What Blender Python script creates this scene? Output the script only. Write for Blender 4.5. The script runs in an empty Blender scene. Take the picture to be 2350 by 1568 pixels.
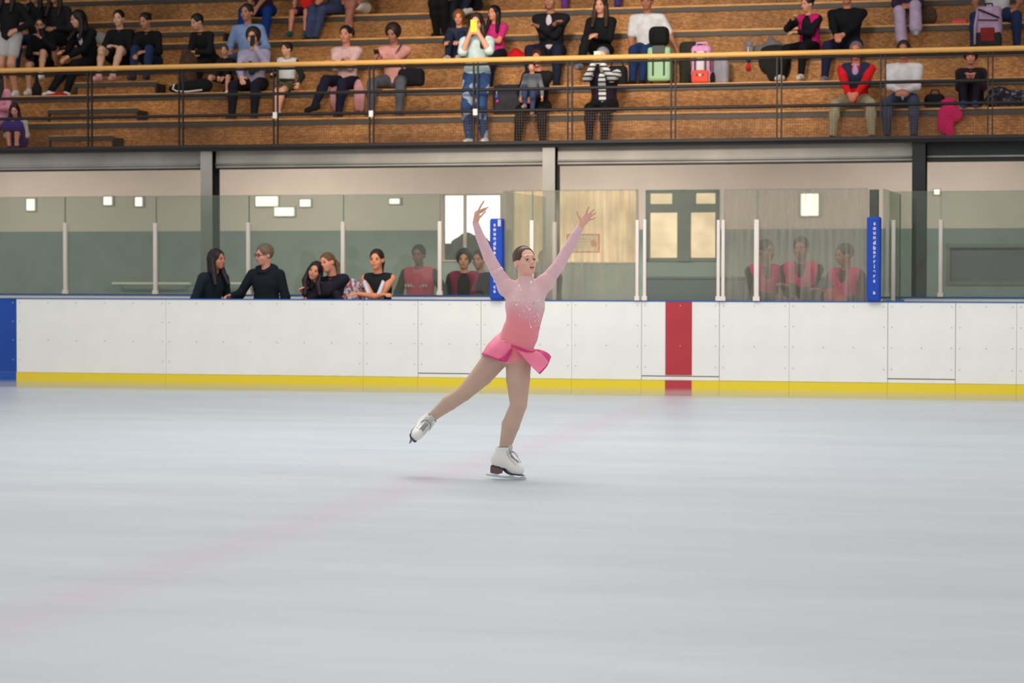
WORLD=.76; EXPO=0.0
import bpy, math, random
import numpy as np
from mathutils import Vector, Matrix
from mathutils.bvhtree import BVHTree
random.seed(7); rng=np.random.default_rng(7)
scene=bpy.context.scene; C=scene.collection
PI=math.pi; A=np.array
# ------------------------------------------------------------------ camera
F=5549.0; CAMZ=1.4
cam=bpy.data.cameras.new('camera'); camo=bpy.data.objects.new('camera',cam); C.objects.link(camo)
cam.sensor_width=36; cam.lens=F*36/2350; cam.clip_end=400
th=math.atan((784-626.5)/F)
CM=Matrix.Rotation(PI/2-th,4,'X')@Matrix.Rotation(0.001,4,'Z')
camo.matrix_world=Matrix.Translation((0,0,CAMZ))@CM
scene.camera=camo
cam.dof.use_dof=True; cam.dof.focus_distance=16.4; cam.dof.aperture_fstop=3.8
R3=CM.to_3x3()
def ray(px,py): return R3@Vector(((px-1175)/F,-(py-784)/F,-1))
# wall frame: u runs along the boards to the right, v away from the camera, z up
PHI=math.atan(0.261); WO=Vector((0,28.05,0))
U=Vector((math.cos(PHI),-math.sin(PHI),0)); V=Vector((math.sin(PHI),math.cos(PHI),0))
WM=Matrix.Translation(WO)@Matrix.Rotation(-PHI,4,'Z')
def W(px,py,v):
    "measured photo point -> (u,z) on the vertical plane v metres behind the face of the boards"
    d=ray(px,py); o=Vector((0,0,CAMZ)); t=((WO-o).dot(V)+v)/d.dot(V); p=o+d*t-WO
    return p.dot(U),p.z
def WU(px,v,py=600): return W(px,py,v)[0]
Y0=16.34
def S(px,py,dy=0.0):
    "photo point -> world point on the skater's own depth"
    d=ray(px,py); t=(Y0+dy)/d.y; p=d*t; return A([p.x,p.y,p.z+CAMZ])
# ------------------------------------------------------------------ materials
def lin(c): return tuple(((x/255)/12.92 if x/255<=.04045 else ((x/255+.055)/1.055)**2.4) for x in c)
MATS={}
def nodes(name):
    m=bpy.data.materials.new(name); m.use_nodes=True; nt=m.node_tree; nt.nodes.clear()
    out=nt.nodes.new('ShaderNodeOutputMaterial'); return m,nt,out
def N(nt,t,**k):
    n=nt.nodes.new(t)
    for a,b in k.items():
        if a in n.inputs.keys(): n.inputs[a].default_value=b
        else: setattr(n,a,b)
    return n
def pbsdf(nt,out,rough,metal=0,spec=.5):
    b=nt.nodes.new('ShaderNodeBsdfPrincipled'); b.inputs['Roughness'].default_value=rough
    b.inputs['Metallic'].default_value=metal; b.inputs['Specular IOR Level'].default_value=spec
    nt.links.new(b.outputs[0],out.inputs[0]); return b
def mat(name,c,rough=.6,metal=0,var=.12,scale=8,spec=.4,c2=None,stretch=None,bump=0):
    key=(name,tuple(c),rough,metal,var,scale)
    if key in MATS: return MATS[key]
    m,nt,out=nodes(name); b=pbsdf(nt,out,rough,metal,spec)
    tc=N(nt,'ShaderNodeTexCoord'); mp=N(nt,'ShaderNodeMapping')
    if stretch: mp.inputs['Scale'].default_value=stretch
    nz=N(nt,'ShaderNodeTexNoise'); nz.inputs['Scale'].default_value=scale; nz.inputs['Detail'].default_value=4
    cr=N(nt,'ShaderNodeValToRGB'); a=lin(c); bb=lin(c2) if c2 else a
    cr.color_ramp.elements[0].position=.3; cr.color_ramp.elements[1].position=.7
    cr.color_ramp.elements[0].color=tuple(x*(1-var) for x in bb)+(1,)
    cr.color_ramp.elements[1].color=tuple(min(1,x*(1+var)) for x in a)+(1,)
    L=nt.links.new
    L(tc.outputs['Object'],mp.inputs[0]); L(mp.outputs[0],nz.inputs['Vector']); L(nz.outputs['Fac'],cr.inputs[0]); L(cr.outputs[0],b.inputs['Base Color'])
    if bump:
        bp=N(nt,'ShaderNodeBump'); bp.inputs['Strength'].default_value=bump; bp.inputs['Distance'].default_value=.01
        L(nz.outputs['Fac'],bp.inputs['Height']); L(bp.outputs[0],b.inputs['Normal'])
    MATS[key]=m; return m
def cloth(c,rough=.85): return mat('cloth',c,rough,0,.15,9,.2)
def skin(c=(176,124,98)): return mat('skin',c,.5,0,.06,20,.3)
def hairm(c=(32,22,20)): return mat('hair',c,.45,0,.3,60,.3,stretch=(1,1,.15))
def stripes(name,stops,scale,axis=2,rough=.85):
    m,nt,out=nodes(name); b=pbsdf(nt,out,rough,0,.2); tc=N(nt,'ShaderNodeTexCoord'); sx=N(nt,'ShaderNodeSeparateXYZ')
    mu=N(nt,'ShaderNodeMath',operation='MULTIPLY'); mu.inputs[1].default_value=scale; fr=N(nt,'ShaderNodeMath',operation='FRACT')
    gt=N(nt,'ShaderNodeMath',operation='GREATER_THAN'); gt.inputs[1].default_value=stops[2]
    mx=N(nt,'ShaderNodeMixRGB'); mx.inputs[1].default_value=lin(stops[0])+(1,); mx.inputs[2].default_value=lin(stops[1])+(1,)
    L=nt.links.new; L(tc.outputs['Object'],sx.inputs[0]); L(sx.outputs[axis],mu.inputs[0]); L(mu.outputs[0],fr.inputs[0]); L(fr.outputs[0],gt.inputs[0]); L(gt.outputs[0],mx.inputs[0]); L(mx.outputs[0],b.inputs['Base Color'])
    return m
def speckle(name,cols,scale,rough=.85):
    m,nt,out=nodes(name); b=pbsdf(nt,out,rough,0,.2); tc=N(nt,'ShaderNodeTexCoord'); vo=N(nt,'ShaderNodeTexVoronoi'); vo.inputs['Scale'].default_value=scale
    cr=N(nt,'ShaderNodeValToRGB'); cr.color_ramp.interpolation='CONSTANT'; e=cr.color_ramp.elements
    for i,c in enumerate(cols):
        el=e[i] if i<2 else e.new(i/len(cols)); el.position=i/len(cols); el.color=lin(c)+(1,)
    sp=N(nt,'ShaderNodeSeparateXYZ'); L=nt.links.new
    L(tc.outputs['Object'],vo.inputs['Vector']); L(vo.outputs['Color'],sp.inputs[0]); L(sp.outputs[0],cr.inputs[0]); L(cr.outputs[0],b.inputs['Base Color'])
    return m
def emit(name,c,s,c2=None,scale=(1,1,1)):
    m,nt,out=nodes(name); e=N(nt,'ShaderNodeEmission'); e.inputs[1].default_value=s
    tc=N(nt,'ShaderNodeTexCoord'); mp=N(nt,'ShaderNodeMapping'); mp.inputs['Scale'].default_value=scale
    nz=N(nt,'ShaderNodeTexNoise'); nz.inputs['Scale'].default_value=2; nz.inputs['Detail'].default_value=5
    cr=N(nt,'ShaderNodeValToRGB'); cr.color_ramp.elements[0].position=.35; cr.color_ramp.elements[1].position=.65
    cr.color_ramp.elements[0].color=lin(c2 or c)+(1,); cr.color_ramp.elements[1].color=lin(c)+(1,)
    L=nt.links.new; L(tc.outputs['Object'],mp.inputs[0]); L(mp.outputs[0],nz.inputs['Vector']); L(nz.outputs['Fac'],cr.inputs[0]); L(cr.outputs[0],e.inputs[0]); L(e.outputs[0],out.inputs[0]); return m
def glass(name,tint,haze,hazecol,streak=0,gloss=.05):
    m,nt,out=nodes(name); L=nt.links.new
    tr=N(nt,'ShaderNodeBsdfTransparent'); tr.inputs[0].default_value=tuple(tint)+(1,)
    di=N(nt,'ShaderNodeBsdfDiffuse'); di.inputs[0].default_value=lin(hazecol)+(1,)
    tl=N(nt,'ShaderNodeBsdfTranslucent'); tl.inputs[0].default_value=lin(hazecol)+(1,)
    ad=N(nt,'ShaderNodeMixShader'); ad.inputs[0].default_value=.4; L(di.outputs[0],ad.inputs[1]); L(tl.outputs[0],ad.inputs[2])
    gl=N(nt,'ShaderNodeBsdfGlossy'); gl.inputs['Roughness'].default_value=.03
    m1=N(nt,'ShaderNodeMixShader'); L(tr.outputs[0],m1.inputs[1]); L(ad.outputs[0],m1.inputs[2])
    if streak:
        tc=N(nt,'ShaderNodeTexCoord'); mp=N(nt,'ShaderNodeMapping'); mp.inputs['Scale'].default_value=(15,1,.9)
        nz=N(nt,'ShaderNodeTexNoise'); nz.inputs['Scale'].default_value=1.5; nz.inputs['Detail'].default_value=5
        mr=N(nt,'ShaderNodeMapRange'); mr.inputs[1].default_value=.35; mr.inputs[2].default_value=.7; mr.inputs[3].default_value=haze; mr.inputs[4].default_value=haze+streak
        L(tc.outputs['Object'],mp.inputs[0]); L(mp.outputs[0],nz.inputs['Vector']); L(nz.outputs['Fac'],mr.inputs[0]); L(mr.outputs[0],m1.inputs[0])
    else: m1.inputs[0].default_value=haze
    m2=N(nt,'ShaderNodeMixShader'); m2.inputs[0].default_value=gloss; L(m1.outputs[0],m2.inputs[1]); L(gl.outputs[0],m2.inputs[2]); L(m2.outputs[0],out.inputs[0]); return m
def osb(name,dark=1.0):
    m,nt,out=nodes(name); b=pbsdf(nt,out,.6,0,.3); L=nt.links.new
    tc=N(nt,'ShaderNodeTexCoord'); mp=N(nt,'ShaderNodeMapping'); mp.inputs['Scale'].default_value=(26,26,56)
    vo=N(nt,'ShaderNodeTexVoronoi'); vo.inputs['Scale'].default_value=1.0; vo.inputs['Randomness'].default_value=1
    nz=N(nt,'ShaderNodeTexNoise'); nz.inputs['Scale'].default_value=3; nz.inputs['Detail'].default_value=6; nz.inputs['Distortion'].default_value=1.5
    big=N(nt,'ShaderNodeTexNoise'); big.inputs['Scale'].default_value=.9; big.inputs['Detail'].default_value=3
    sp=N(nt,'ShaderNodeSeparateXYZ'); add=N(nt,'ShaderNodeMath',operation='ADD'); 
    L(tc.outputs['Object'],mp.inputs[0]); L(mp.outputs[0],vo.inputs['Vector']); L(mp.outputs[0],nz.inputs['Vector']); L(tc.outputs['Object'],big.inputs['Vector'])
    L(vo.outputs['Color'],sp.inputs[0]); mu=N(nt,'ShaderNodeMath',operation='MULTIPLY'); mu.inputs[1].default_value=.45; L(sp.outputs[0],mu.inputs[0])
    L(mu.outputs[0],add.inputs[0]); m5=N(nt,'ShaderNodeMath',operation='MULTIPLY'); m5.inputs[1].default_value=.55; L(nz.outputs['Fac'],m5.inputs[0]); L(m5.outputs[0],add.inputs[1])
    cr=N(nt,'ShaderNodeValToRGB'); e=cr.color_ramp.elements
    cs=[(.2,(148,98,52)),(.42,(174,118,64)),(.58,(192,134,76)),(.8,(214,162,102))]
    e[0].position=.2; e[1].position=.8
    for p_,c in cs[1:3]: e.new(p_)
    for i,(p_,c) in enumerate(cs): e[i].position=p_; e[i].color=tuple(x*dark for x in lin(c))+(1,)
    L(add.outputs[0],cr.inputs[0])
    mr=N(nt,'ShaderNodeMapRange'); mr.inputs[1].default_value=.35; mr.inputs[2].default_value=.65; mr.inputs[3].default_value=.5; mr.inputs[4].default_value=1.15
    L(big.outputs['Fac'],mr.inputs[0]); mx=N(nt,'ShaderNodeMixRGB',blend_type='MULTIPLY'); mx.inputs[0].default_value=1
    L(cr.outputs[0],mx.inputs[1]); L(mr.outputs[0],mx.inputs[2]); L(mx.outputs[0],b.inputs['Base Color']); return m
# ------------------------------------------------------------------ objects
def link(name,me,parent=None,m=None,M=None):
    o=bpy.data.objects.new(name,me); C.objects.link(o)
    if m is not None and me is not None:
        for x in (m if isinstance(m,(list,tuple)) else [m]): me.materials.append(x)
    if parent is not None: o.parent=parent
    if M is not None: o.matrix_local=M
    return o
def tag(o,label=None,cat=None,group=None,kind=None):
    for k,v in (('label',label),('category',cat),('group',group),('kind',kind)):
        if v: o[k]=v
    return o
class MB:
    def __init__(s): s.v=[]; s.f=[]; s.mi=[]; s.cur=0
    def box(s,x0,x1,y0,y1,z0,z1):
        n=len(s.v); s.v+=[(x,y,z) for z in (z0,z1) for y in (y0,y1) for x in (x0,x1)]
        for q in ((0,2,3,1),(4,5,7,6),(0,1,5,4),(2,6,7,3),(0,4,6,2),(1,3,7,5)): s.f.append(tuple(n+i for i in q)); s.mi.append(s.cur)
        return s
    def tube(s,pts,r,n=8,caps=True):
        pts=[Vector(p) for p in pts]; rs=r if isinstance(r,(list,tuple)) else [r]*len(pts); base=len(s.v)
        up=Vector((0,0,1)); prev=None
        for i,p in enumerate(pts):
            t=(pts[min(i+1,len(pts)-1)]-pts[max(i-1,0)]).normalized()
            a=t.cross(up if abs(t.z)<.9 else Vector((1,0,0))).normalized() if prev is None else (prev-t*prev.dot(t)).normalized()
            prev=a; b=t.cross(a)
            for k in range(n): q=p+(a*math.cos(2*PI*k/n)+b*math.sin(2*PI*k/n))*rs[i]; s.v.append(tuple(q))
        for i in range(len(pts)-1):
            for k in range(n): s.f.append((base+i*n+k,base+i*n+(k+1)%n,base+(i+1)*n+(k+1)%n,base+(i+1)*n+k)); s.mi.append(s.cur)
        if caps:
            s.f.append(tuple(base+k for k in range(n))[::-1]); s.mi.append(s.cur)
            s.f.append(tuple(base+(len(pts)-1)*n+k for k in range(n))); s.mi.append(s.cur)
        return s
    def prism(s,poly,y0,y1):
        "polygon in x,z extruded along y"
        n=len(s.v); k=len(poly); s.v+=[(x,y0,z) for x,z in poly]+[(x,y1,z) for x,z in poly]
        s.f.append(tuple(range(n,n+k))); s.f.append(tuple(range(n+2*k-1,n+k-1,-1))); s.mi+=[s.cur]*2
        for i in range(k): j=(i+1)%k; s.f.append((n+i,n+k+i,n+k+j,n+j)); s.mi.append(s.cur)
        return s
    def mesh(s,name,smooth=False):
        me=bpy.data.meshes.new(name); me.from_pydata(s.v,[],s.f); me.polygons.foreach_set('material_index',s.mi)
        if smooth: me.polygons.foreach_set('use_smooth',[True]*len(s.f))
        me.update(); return me
    def obj(s,name,m,parent=None,M=None,smooth=False,bevel=0):
        o=link(name,s.mesh(name,smooth),parent,m,M)
        if bevel:
            b=o.modifiers.new('bevel','BEVEL'); b.width=bevel; b.segments=2; b.limit_method='ANGLE'
        return o
def wobj(mb,name,m,parent=None,u=0,v=0,z=0,bevel=0,smooth=False):
    "link a mesh given in wall-frame metres relative to (u,v,z)"
    M=None if parent is not None else WM@Matrix.Translation((u,v,z))
    if parent is not None: M=Matrix.Translation((u,v,z))
    o=mb.obj(name,m,parent,M,smooth,bevel); return o
def wroot(name,u,v,z,rz=0):
    o=bpy.data.objects.new(name,None); C.objects.link(o); o.empty_display_size=.1
    o.matrix_world=WM@Matrix.Translation((u,v,z))@Matrix.Rotation(rz,4,'Z'); return o
# ------------------------------------------------------------------ implicit surfaces
def cap(a,ra,b,rb,k=None): return ['c',A(a,float),ra,A(b,float),rb,k]
def ell(c,r,R=None,k=None): return ['e',A(c,float),A(r,float),R,k]
def grow(p,d):
    q=list(p)
    if p[0]=='c': q[2]+=d; q[4]+=d
    else: q[2]=q[2]+d
    return q
def bb(p):
    if p[0]=='b': return A(p[1],float),A(p[2],float)
    if p[0]=='c': return np.minimum(p[1]-p[2],p[3]-p[4]),np.maximum(p[1]+p[2],p[3]+p[4])
    m=max(p[2]) if p[3] is not None else p[2]; return p[1]-m,p[1]+m
def pdist(p,X,Y,Z):
    if p[0]=='b': return np.maximum(np.maximum(np.maximum(p[1][0]-X,X-p[2][0]),np.maximum(p[1][1]-Y,Y-p[2][1])),np.maximum(p[1][2]-Z,Z-p[2][2]))
    if p[0]=='c':
        a,b=p[1],p[3]; ba=b-a; L=max(float(ba@ba),1e-9)
        t=np.clip(((X-a[0])*ba[0]+(Y-a[1])*ba[1]+(Z-a[2])*ba[2])/L,0,1)
        return np.sqrt((X-a[0]-ba[0]*t)**2+(Y-a[1]-ba[1]*t)**2+(Z-a[2]-ba[2]*t)**2)-(p[2]+(p[4]-p[2])*t)
    c,r,R=p[1],p[2],p[3]; x,y,z=X-c[0],Y-c[1],Z-c[2]
    if R is not None: x,y,z=(R[0,i]*x+R[1,i]*y+R[2,i]*z for i in range(3))
    k0=np.sqrt((x/r[0])**2+(y/r[1])**2+(z/r[2])**2); k1=np.sqrt((x/r[0]**2)**2+(y/r[1]**2)**2+(z/r[2]**2)**2)
    return k0*(k0-1)/np.maximum(k1,1e-6)
def sdfmesh(name,prims,h,k=.03,subs=(),planes=(),lo=None,hi=None):
    bs=[bb(p) for p in prims]; mg=2*h+k*.35; lo=np.min([b[0] for b in bs],0)-mg; hi=np.max([b[1] for b in bs],0)+mg
    n=np.ceil((hi-lo)/h).astype(int)+1; Fd=np.full(n,.5,np.float32); ax=[lo[i]+h*np.arange(n[i]) for i in range(3)]
    def block(l,u):
        i0=np.clip(np.floor((l-lo)/h).astype(int),0,n-1); i1=np.clip(np.ceil((u-lo)/h).astype(int)+1,1,n)
        sl=tuple(slice(i0[i],i1[i]) for i in range(3)); return sl,ax[0][sl[0]][:,None,None],ax[1][sl[1]][None,:,None],ax[2][sl[2]][None,None,:]
    for p,(l,u) in zip(prims,bs):
        kk=p[-1] if p[-1] is not None else k; m=kk+2.5*h
        sl,X,Y,Z=block(l-m,u+m)
        if 0 in Fd[sl].shape: continue
        d=pdist(p,X,Y,Z); f=Fd[sl]; hh=np.maximum(kk-np.abs(f-d),0)/kk; Fd[sl]=np.minimum(f,d)-hh*hh*kk*.25
    for p in subs:
        l,u=bb(p); sl,X,Y,Z=block(l-3*h,u+3*h)
        if 0 in Fd[sl].shape: continue
        Fd[sl]=np.maximum(Fd[sl],-pdist(p,X,Y,Z))
    for pt,nn in planes:
        nn=A(nn,float); nn=nn/np.linalg.norm(nn)
        d=(ax[0]-pt[0])[:,None,None]*nn[0]+(ax[1]-pt[1])[None,:,None]*nn[1]+(ax[2]-pt[2])[None,None,:]*nn[2]; Fd=np.maximum(Fd,d)
    Sg=Fd<0; c=sum(Sg[i:n[0]-1+i,j:n[1]-1+j,l:n[2]-1+l].astype(np.int8) for i in (0,1) for j in (0,1) for l in (0,1))
    cell=np.argwhere((c>0)&(c<8)); 
    if len(cell)==0: return bpy.data.meshes.new(name)
    acc=np.zeros((len(cell),3)); cnt=np.zeros(len(cell))
    for a in range(3):
        o1,o2=[x for x in range(3) if x!=a]
        for s1 in (0,1):
            for s2 in (0,1):
                off=np.zeros(3,int); off[o1]=s1; off[o2]=s2; q=cell+off; q2=q.copy(); q2[:,a]+=1
                f0=Fd[q[:,0],q[:,1],q[:,2]]; f1=Fd[q2[:,0],q2[:,1],q2[:,2]]; x=(f0<0)!=(f1<0)
                t=f0/np.where(x,f0-f1,1); pp=off[None,:].astype(float).repeat(len(cell),0); pp[:,a]=t
                acc[x]+=pp[x]; cnt[x]+=1
    vs=lo+h*(cell+acc/cnt[:,None])
    idx=np.full(n-1,-1,np.int32); idx[cell[:,0],cell[:,1],cell[:,2]]=np.arange(len(cell))
    quads=[]
    for a in range(3):
        o1,o2=[x for x in range(3) if x!=a]
        s0=[slice(None)]*3; s1=[slice(None)]*3; s0[a]=slice(0,-1); s1[a]=slice(1,None)
        e=np.argwhere(Sg[tuple(s0)]!=Sg[tuple(s1)]); e=e[(e[:,o1]>0)&(e[:,o2]>0)&(e[:,o1]<n[o1]-1)&(e[:,o2]<n[o2]-1)]
        inside=Sg[e[:,0],e[:,1],e[:,2]]
        def I(d1,d2):
            q=e.copy(); q[:,o1]+=d1; q[:,o2]+=d2; return idx[q[:,0],q[:,1],q[:,2]]
        qd=np.stack([I(-1,-1),I(0,-1),I(0,0),I(-1,0)],1)
        flip=inside if a==1 else ~inside
        qd[flip]=qd[flip][:,::-1]; quads.append(qd)
    qd=np.concatenate(quads); qd=qd[(qd>=0).all(1)]
    me=bpy.data.meshes.new(name); me.vertices.add(len(vs)); me.vertices.foreach_set('co',vs.astype(np.float32).ravel())
    me.loops.add(qd.size); me.loops.foreach_set('vertex_index',qd.astype(np.int32).ravel())
    me.polygons.add(len(qd)); me.polygons.foreach_set('loop_start',np.arange(0,qd.size,4,dtype=np.int32)); me.polygons.foreach_set('use_smooth',np.ones(len(qd),bool))
    me.update(calc_edges=True); return me
def rot(yaw=0,pitch=0,roll=0):
    "head frame: yaw turns to image right, pitch lifts the chin, roll tips towards image right"
    M=Matrix.Rotation(yaw,3,'Z')@Matrix.Rotation(-pitch,3,'X')@Matrix.Rotation(roll,3,'Y'); return A(M)
def unit(v): v=A(v,float); return v/max(np.linalg.norm(v),1e-9)
def ik(a,b,l1,l2,pole):
    a,b=A(a,float),A(b,float); d=np.linalg.norm(b-a); dr=unit(b-a); D=min(max(d,abs(l1-l2)+.02),l1+l2-.002)
    x=(D*D+l1*l1-l2*l2)/(2*D); h=math.sqrt(max(l1*l1-x*x,0)); pl=A(pole,float); pl=unit(pl-dr*(pl@dr)); return a+dr*x+pl*h,a+dr*D
def head_prims(c,R,s):
    T=lambda *p:c+R@(A(p)*s)
    e=lambda p,r,k=.012:ell(T(*p),A(r)*s,R,k*s)
    P=[e((0,.012,.03),(.073,.092,.083)),e((0,-.024,-.03),(.058,.062,.072),.03),e((0,-.05,-.086),(.026,.028,.022),.03),
       e((0,-.083,-.056),(.024,.011,.012),.015),e((.034,-.055,-.03),(.022,.026,.024),.02),e((-.034,-.055,-.03),(.022,.026,.024),.02),
       e((0,-.072,.022),(.05,.018,.012),.015),
       cap(T(0,-.084,.006),.007*s,T(0,-.103,-.026),.011*s,.01*s),e((.01,-.094,-.028),(.008,.009,.007),.006),e((-.01,-.094,-.028),(.008,.009,.007),.006)]
    for sx in (-1,1): P.append(e((sx*.073,.012,-.012),(.010,.019,.029),.008))
    return P,T
def hand_prims(w,d,n,s,spread=1.0,curl=.5,thumb=1,r=.0095):
    "w wrist, d direction of the palm, n the way the fingers curl; five separate fingers"
    d=unit(d); n=unit(A(n)-d*(A(n)@d)); sd=np.cross(d,n)*thumb
    R=np.stack([sd,d,n],1); P=[ell(w+d*.045*s,A((.038,.05,.016))*s,R,.015*s)]
    for i,(o,L) in enumerate(((.029,.07),(.010,.078),(-.010,.073),(-.028,.058))):
        b=w+(d*.082+sd*o)*s; a1=curl*.5; a2=curl*1.25
        f1=unit(d*math.cos(a1)+n*math.sin(a1)+sd*o*4*spread); f2=unit(d*math.cos(a2)+n*math.sin(a2)+sd*o*4*spread)
        m=b+f1*L*.5*s; P+=[cap(b,r*1.05*s,m,r*s,.006*s),cap(m,r*s,m+f2*L*.5*s,r*.85*s,.004*s)]
    b=w+(d*.025+sd*.03)*s; m=b+unit(d*.7+sd*.75+n*.25)*.04*s; P+=[cap(b,r*1.4*s,m,r*1.1*s,.008*s),cap(m,r*1.1*s,m+unit(d+sd*.3+n*.4)*.032*s,r*s,.004*s)]
    return P
# ================================================================== setting
def H(k): return 3.025+.43*k if k>0 else 3.035
def VK(k): return 2.5+.82*k
UL,UR=-12.45,12.45
# --- ice
def ice_mat():
    m,nt,out=nodes('ice'); b=pbsdf(nt,out,.42,0,.35); L=nt.links.new; tc=N(nt,'ShaderNodeTexCoord')
    mp=N(nt,'ShaderNodeMapping'); mp.inputs['Scale'].default_value=(.35,1.2,1); mp.inputs['Rotation'].default_value=(0,0,.26)
    nz=N(nt,'ShaderNodeTexNoise'); nz.inputs['Scale'].default_value=1.2; nz.inputs['Detail'].default_value=8; nz.inputs['Roughness'].default_value=.62
    mp2=N(nt,'ShaderNodeMapping'); mp2.inputs['Scale'].default_value=(1.0,9,1); mp2.inputs['Rotation'].default_value=(0,0,.32)
    n2=N(nt,'ShaderNodeTexNoise'); n2.inputs['Scale'].default_value=2.5; n2.inputs['Detail'].default_value=6; n2.inputs['Distortion'].default_value=1
    L(tc.outputs['Object'],mp.inputs[0]); L(mp.outputs[0],nz.inputs['Vector']); L(tc.outputs['Object'],mp2.inputs[0]); L(mp2.outputs[0],n2.inputs['Vector'])
    cr=N(nt,'ShaderNodeValToRGB'); e=cr.color_ramp.elements; e[0].position=.3; e[1].position=.72
    e[0].color=lin((182,189,196))+(1,); e[1].color=lin((196,203,209))+(1,); L(nz.outputs['Fac'],cr.inputs[0])
    c2=N(nt,'ShaderNodeValToRGB'); e=c2.color_ramp.elements; e[0].position=.56; e[1].position=.68; e[0].color=(0,0,0,1); e[1].color=(.22,.22,.22,1); L(n2.outputs['Fac'],c2.inputs[0])
    mx=N(nt,'ShaderNodeMixRGB'); mx.inputs[2].default_value=lin((210,217,222))+(1,); L(c2.outputs[0],mx.inputs[0]); L(cr.outputs[0],mx.inputs[1])
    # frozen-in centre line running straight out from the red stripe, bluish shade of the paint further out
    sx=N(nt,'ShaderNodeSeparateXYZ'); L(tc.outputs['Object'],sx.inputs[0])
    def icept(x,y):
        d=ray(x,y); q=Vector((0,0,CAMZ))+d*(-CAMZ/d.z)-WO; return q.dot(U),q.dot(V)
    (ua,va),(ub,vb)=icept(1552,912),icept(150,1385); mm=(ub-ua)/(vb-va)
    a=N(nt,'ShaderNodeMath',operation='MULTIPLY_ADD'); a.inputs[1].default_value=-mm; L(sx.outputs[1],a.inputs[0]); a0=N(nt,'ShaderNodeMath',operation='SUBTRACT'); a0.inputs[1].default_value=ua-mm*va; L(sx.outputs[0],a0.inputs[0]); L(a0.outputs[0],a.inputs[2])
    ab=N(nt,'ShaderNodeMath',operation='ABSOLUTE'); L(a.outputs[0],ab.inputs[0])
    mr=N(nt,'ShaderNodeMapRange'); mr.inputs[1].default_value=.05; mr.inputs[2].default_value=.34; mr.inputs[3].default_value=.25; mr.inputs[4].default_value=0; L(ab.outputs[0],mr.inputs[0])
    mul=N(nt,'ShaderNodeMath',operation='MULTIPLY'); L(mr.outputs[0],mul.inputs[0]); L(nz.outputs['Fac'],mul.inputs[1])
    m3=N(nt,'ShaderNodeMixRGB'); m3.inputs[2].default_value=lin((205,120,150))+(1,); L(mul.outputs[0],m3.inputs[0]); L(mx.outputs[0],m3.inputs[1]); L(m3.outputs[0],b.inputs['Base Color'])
    bp=N(nt,'ShaderNodeBump'); bp.inputs['Strength'].default_value=.08; bp.inputs['Distance'].default_value=.003; L(n2.outputs['Fac'],bp.inputs['Height']); L(bp.outputs[0],b.inputs['Normal']); return m
o=wobj(MB().box(-24,24,-36,0.03,-.2,0),'floor',ice_mat()); tag(o,kind='structure')
o=wobj(MB().box(-24,24,.09,9,-.2,0.058),'floor',mat('rubber_floor',(70,74,76))); tag(o,kind='structure')
# --- dasher boards
WHITE=mat('board_white',(238,236,229),.35,0,.03,3,.4); BLUEB=mat('board_blue',(10,70,160),.35,0,.12,2,.4); REDB=mat('board_red',(182,52,62),.4,0,.08,2,.4)
CAPM=mat('cap_blue',(20,90,170),.4,0,.05,4)
def frosted(name,c):
    m,nt,out=nodes(name); b=pbsdf(nt,out,.45,0,.35); L=nt.links.new; tc=N(nt,'ShaderNodeTexCoord'); s=N(nt,'ShaderNodeSeparateXYZ'); L(tc.outputs['Object'],s.inputs[0])
    nz=N(nt,'ShaderNodeTexNoise'); nz.inputs['Scale'].default_value=5; L(tc.outputs['Object'],nz.inputs['Vector'])
    ma=N(nt,'ShaderNodeMath',operation='MULTIPLY_ADD'); ma.inputs[1].default_value=.012; L(nz.outputs['Fac'],ma.inputs[0]); L(s.outputs[2],ma.inputs[2])
    mr=N(nt,'ShaderNodeMapRange'); mr.inputs[1].default_value=.05; mr.inputs[2].default_value=.095; mr.inputs[3].default_value=.5; mr.inputs[4].default_value=.0; L(ma.outputs[0],mr.inputs[0])
    mx=N(nt,'ShaderNodeMixRGB'); mx.inputs[1].default_value=lin(c)+(1,); mx.inputs[2].default_value=lin((190,188,176))+(1,); L(mr.outputs[0],mx.inputs[0]); L(mx.outputs[0],b.inputs['Base Color']); return m
YEL=frosted('kick_yellow',(236,208,50)); KBLUE=frosted('kick_blue',(30,80,165)); KRED=frosted('kick_red',(185,60,70))
BOLT=mat('bolt_metal',(192,192,188),.4,.6,.1,5)
boltme=MB().tube([(0,0,0),(0,-.006,0)],.0065,8).mesh('bolt'); boltme.materials.append(BOLT)
TOP=1.087
cuts=[(-600,38,'blue','glossy blue end board at the left, the only all-blue board'),(38,381,'w','wide white board right beside the blue board'),(381,834,'w','widest white board, below the people leaning at the bench'),
(834,959,'w','narrow white board just left of the gate behind the skater'),(959,1104,'gate','white gate board with a low threshold behind the trailing leg of the skater'),(1104,1312,'w','white board directly behind the skater'),
(1312,1472,'w','white board between the skater and the gate with the red stripe'),(1472,1651,'red','white gate board crossed by the upright red stripe'),(1651,1811,'w','white board just right of the red stripe gate'),
(1811,2037,'w','white board below the right blue padded post'),(2037,2193,'gate','white gate board with a dark seam right of the blue padded post'),(2193,2333,'w','white board between the right gate and the frame edge seam'),(2333,2900,'w','last white board cut by the right edge')]
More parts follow.
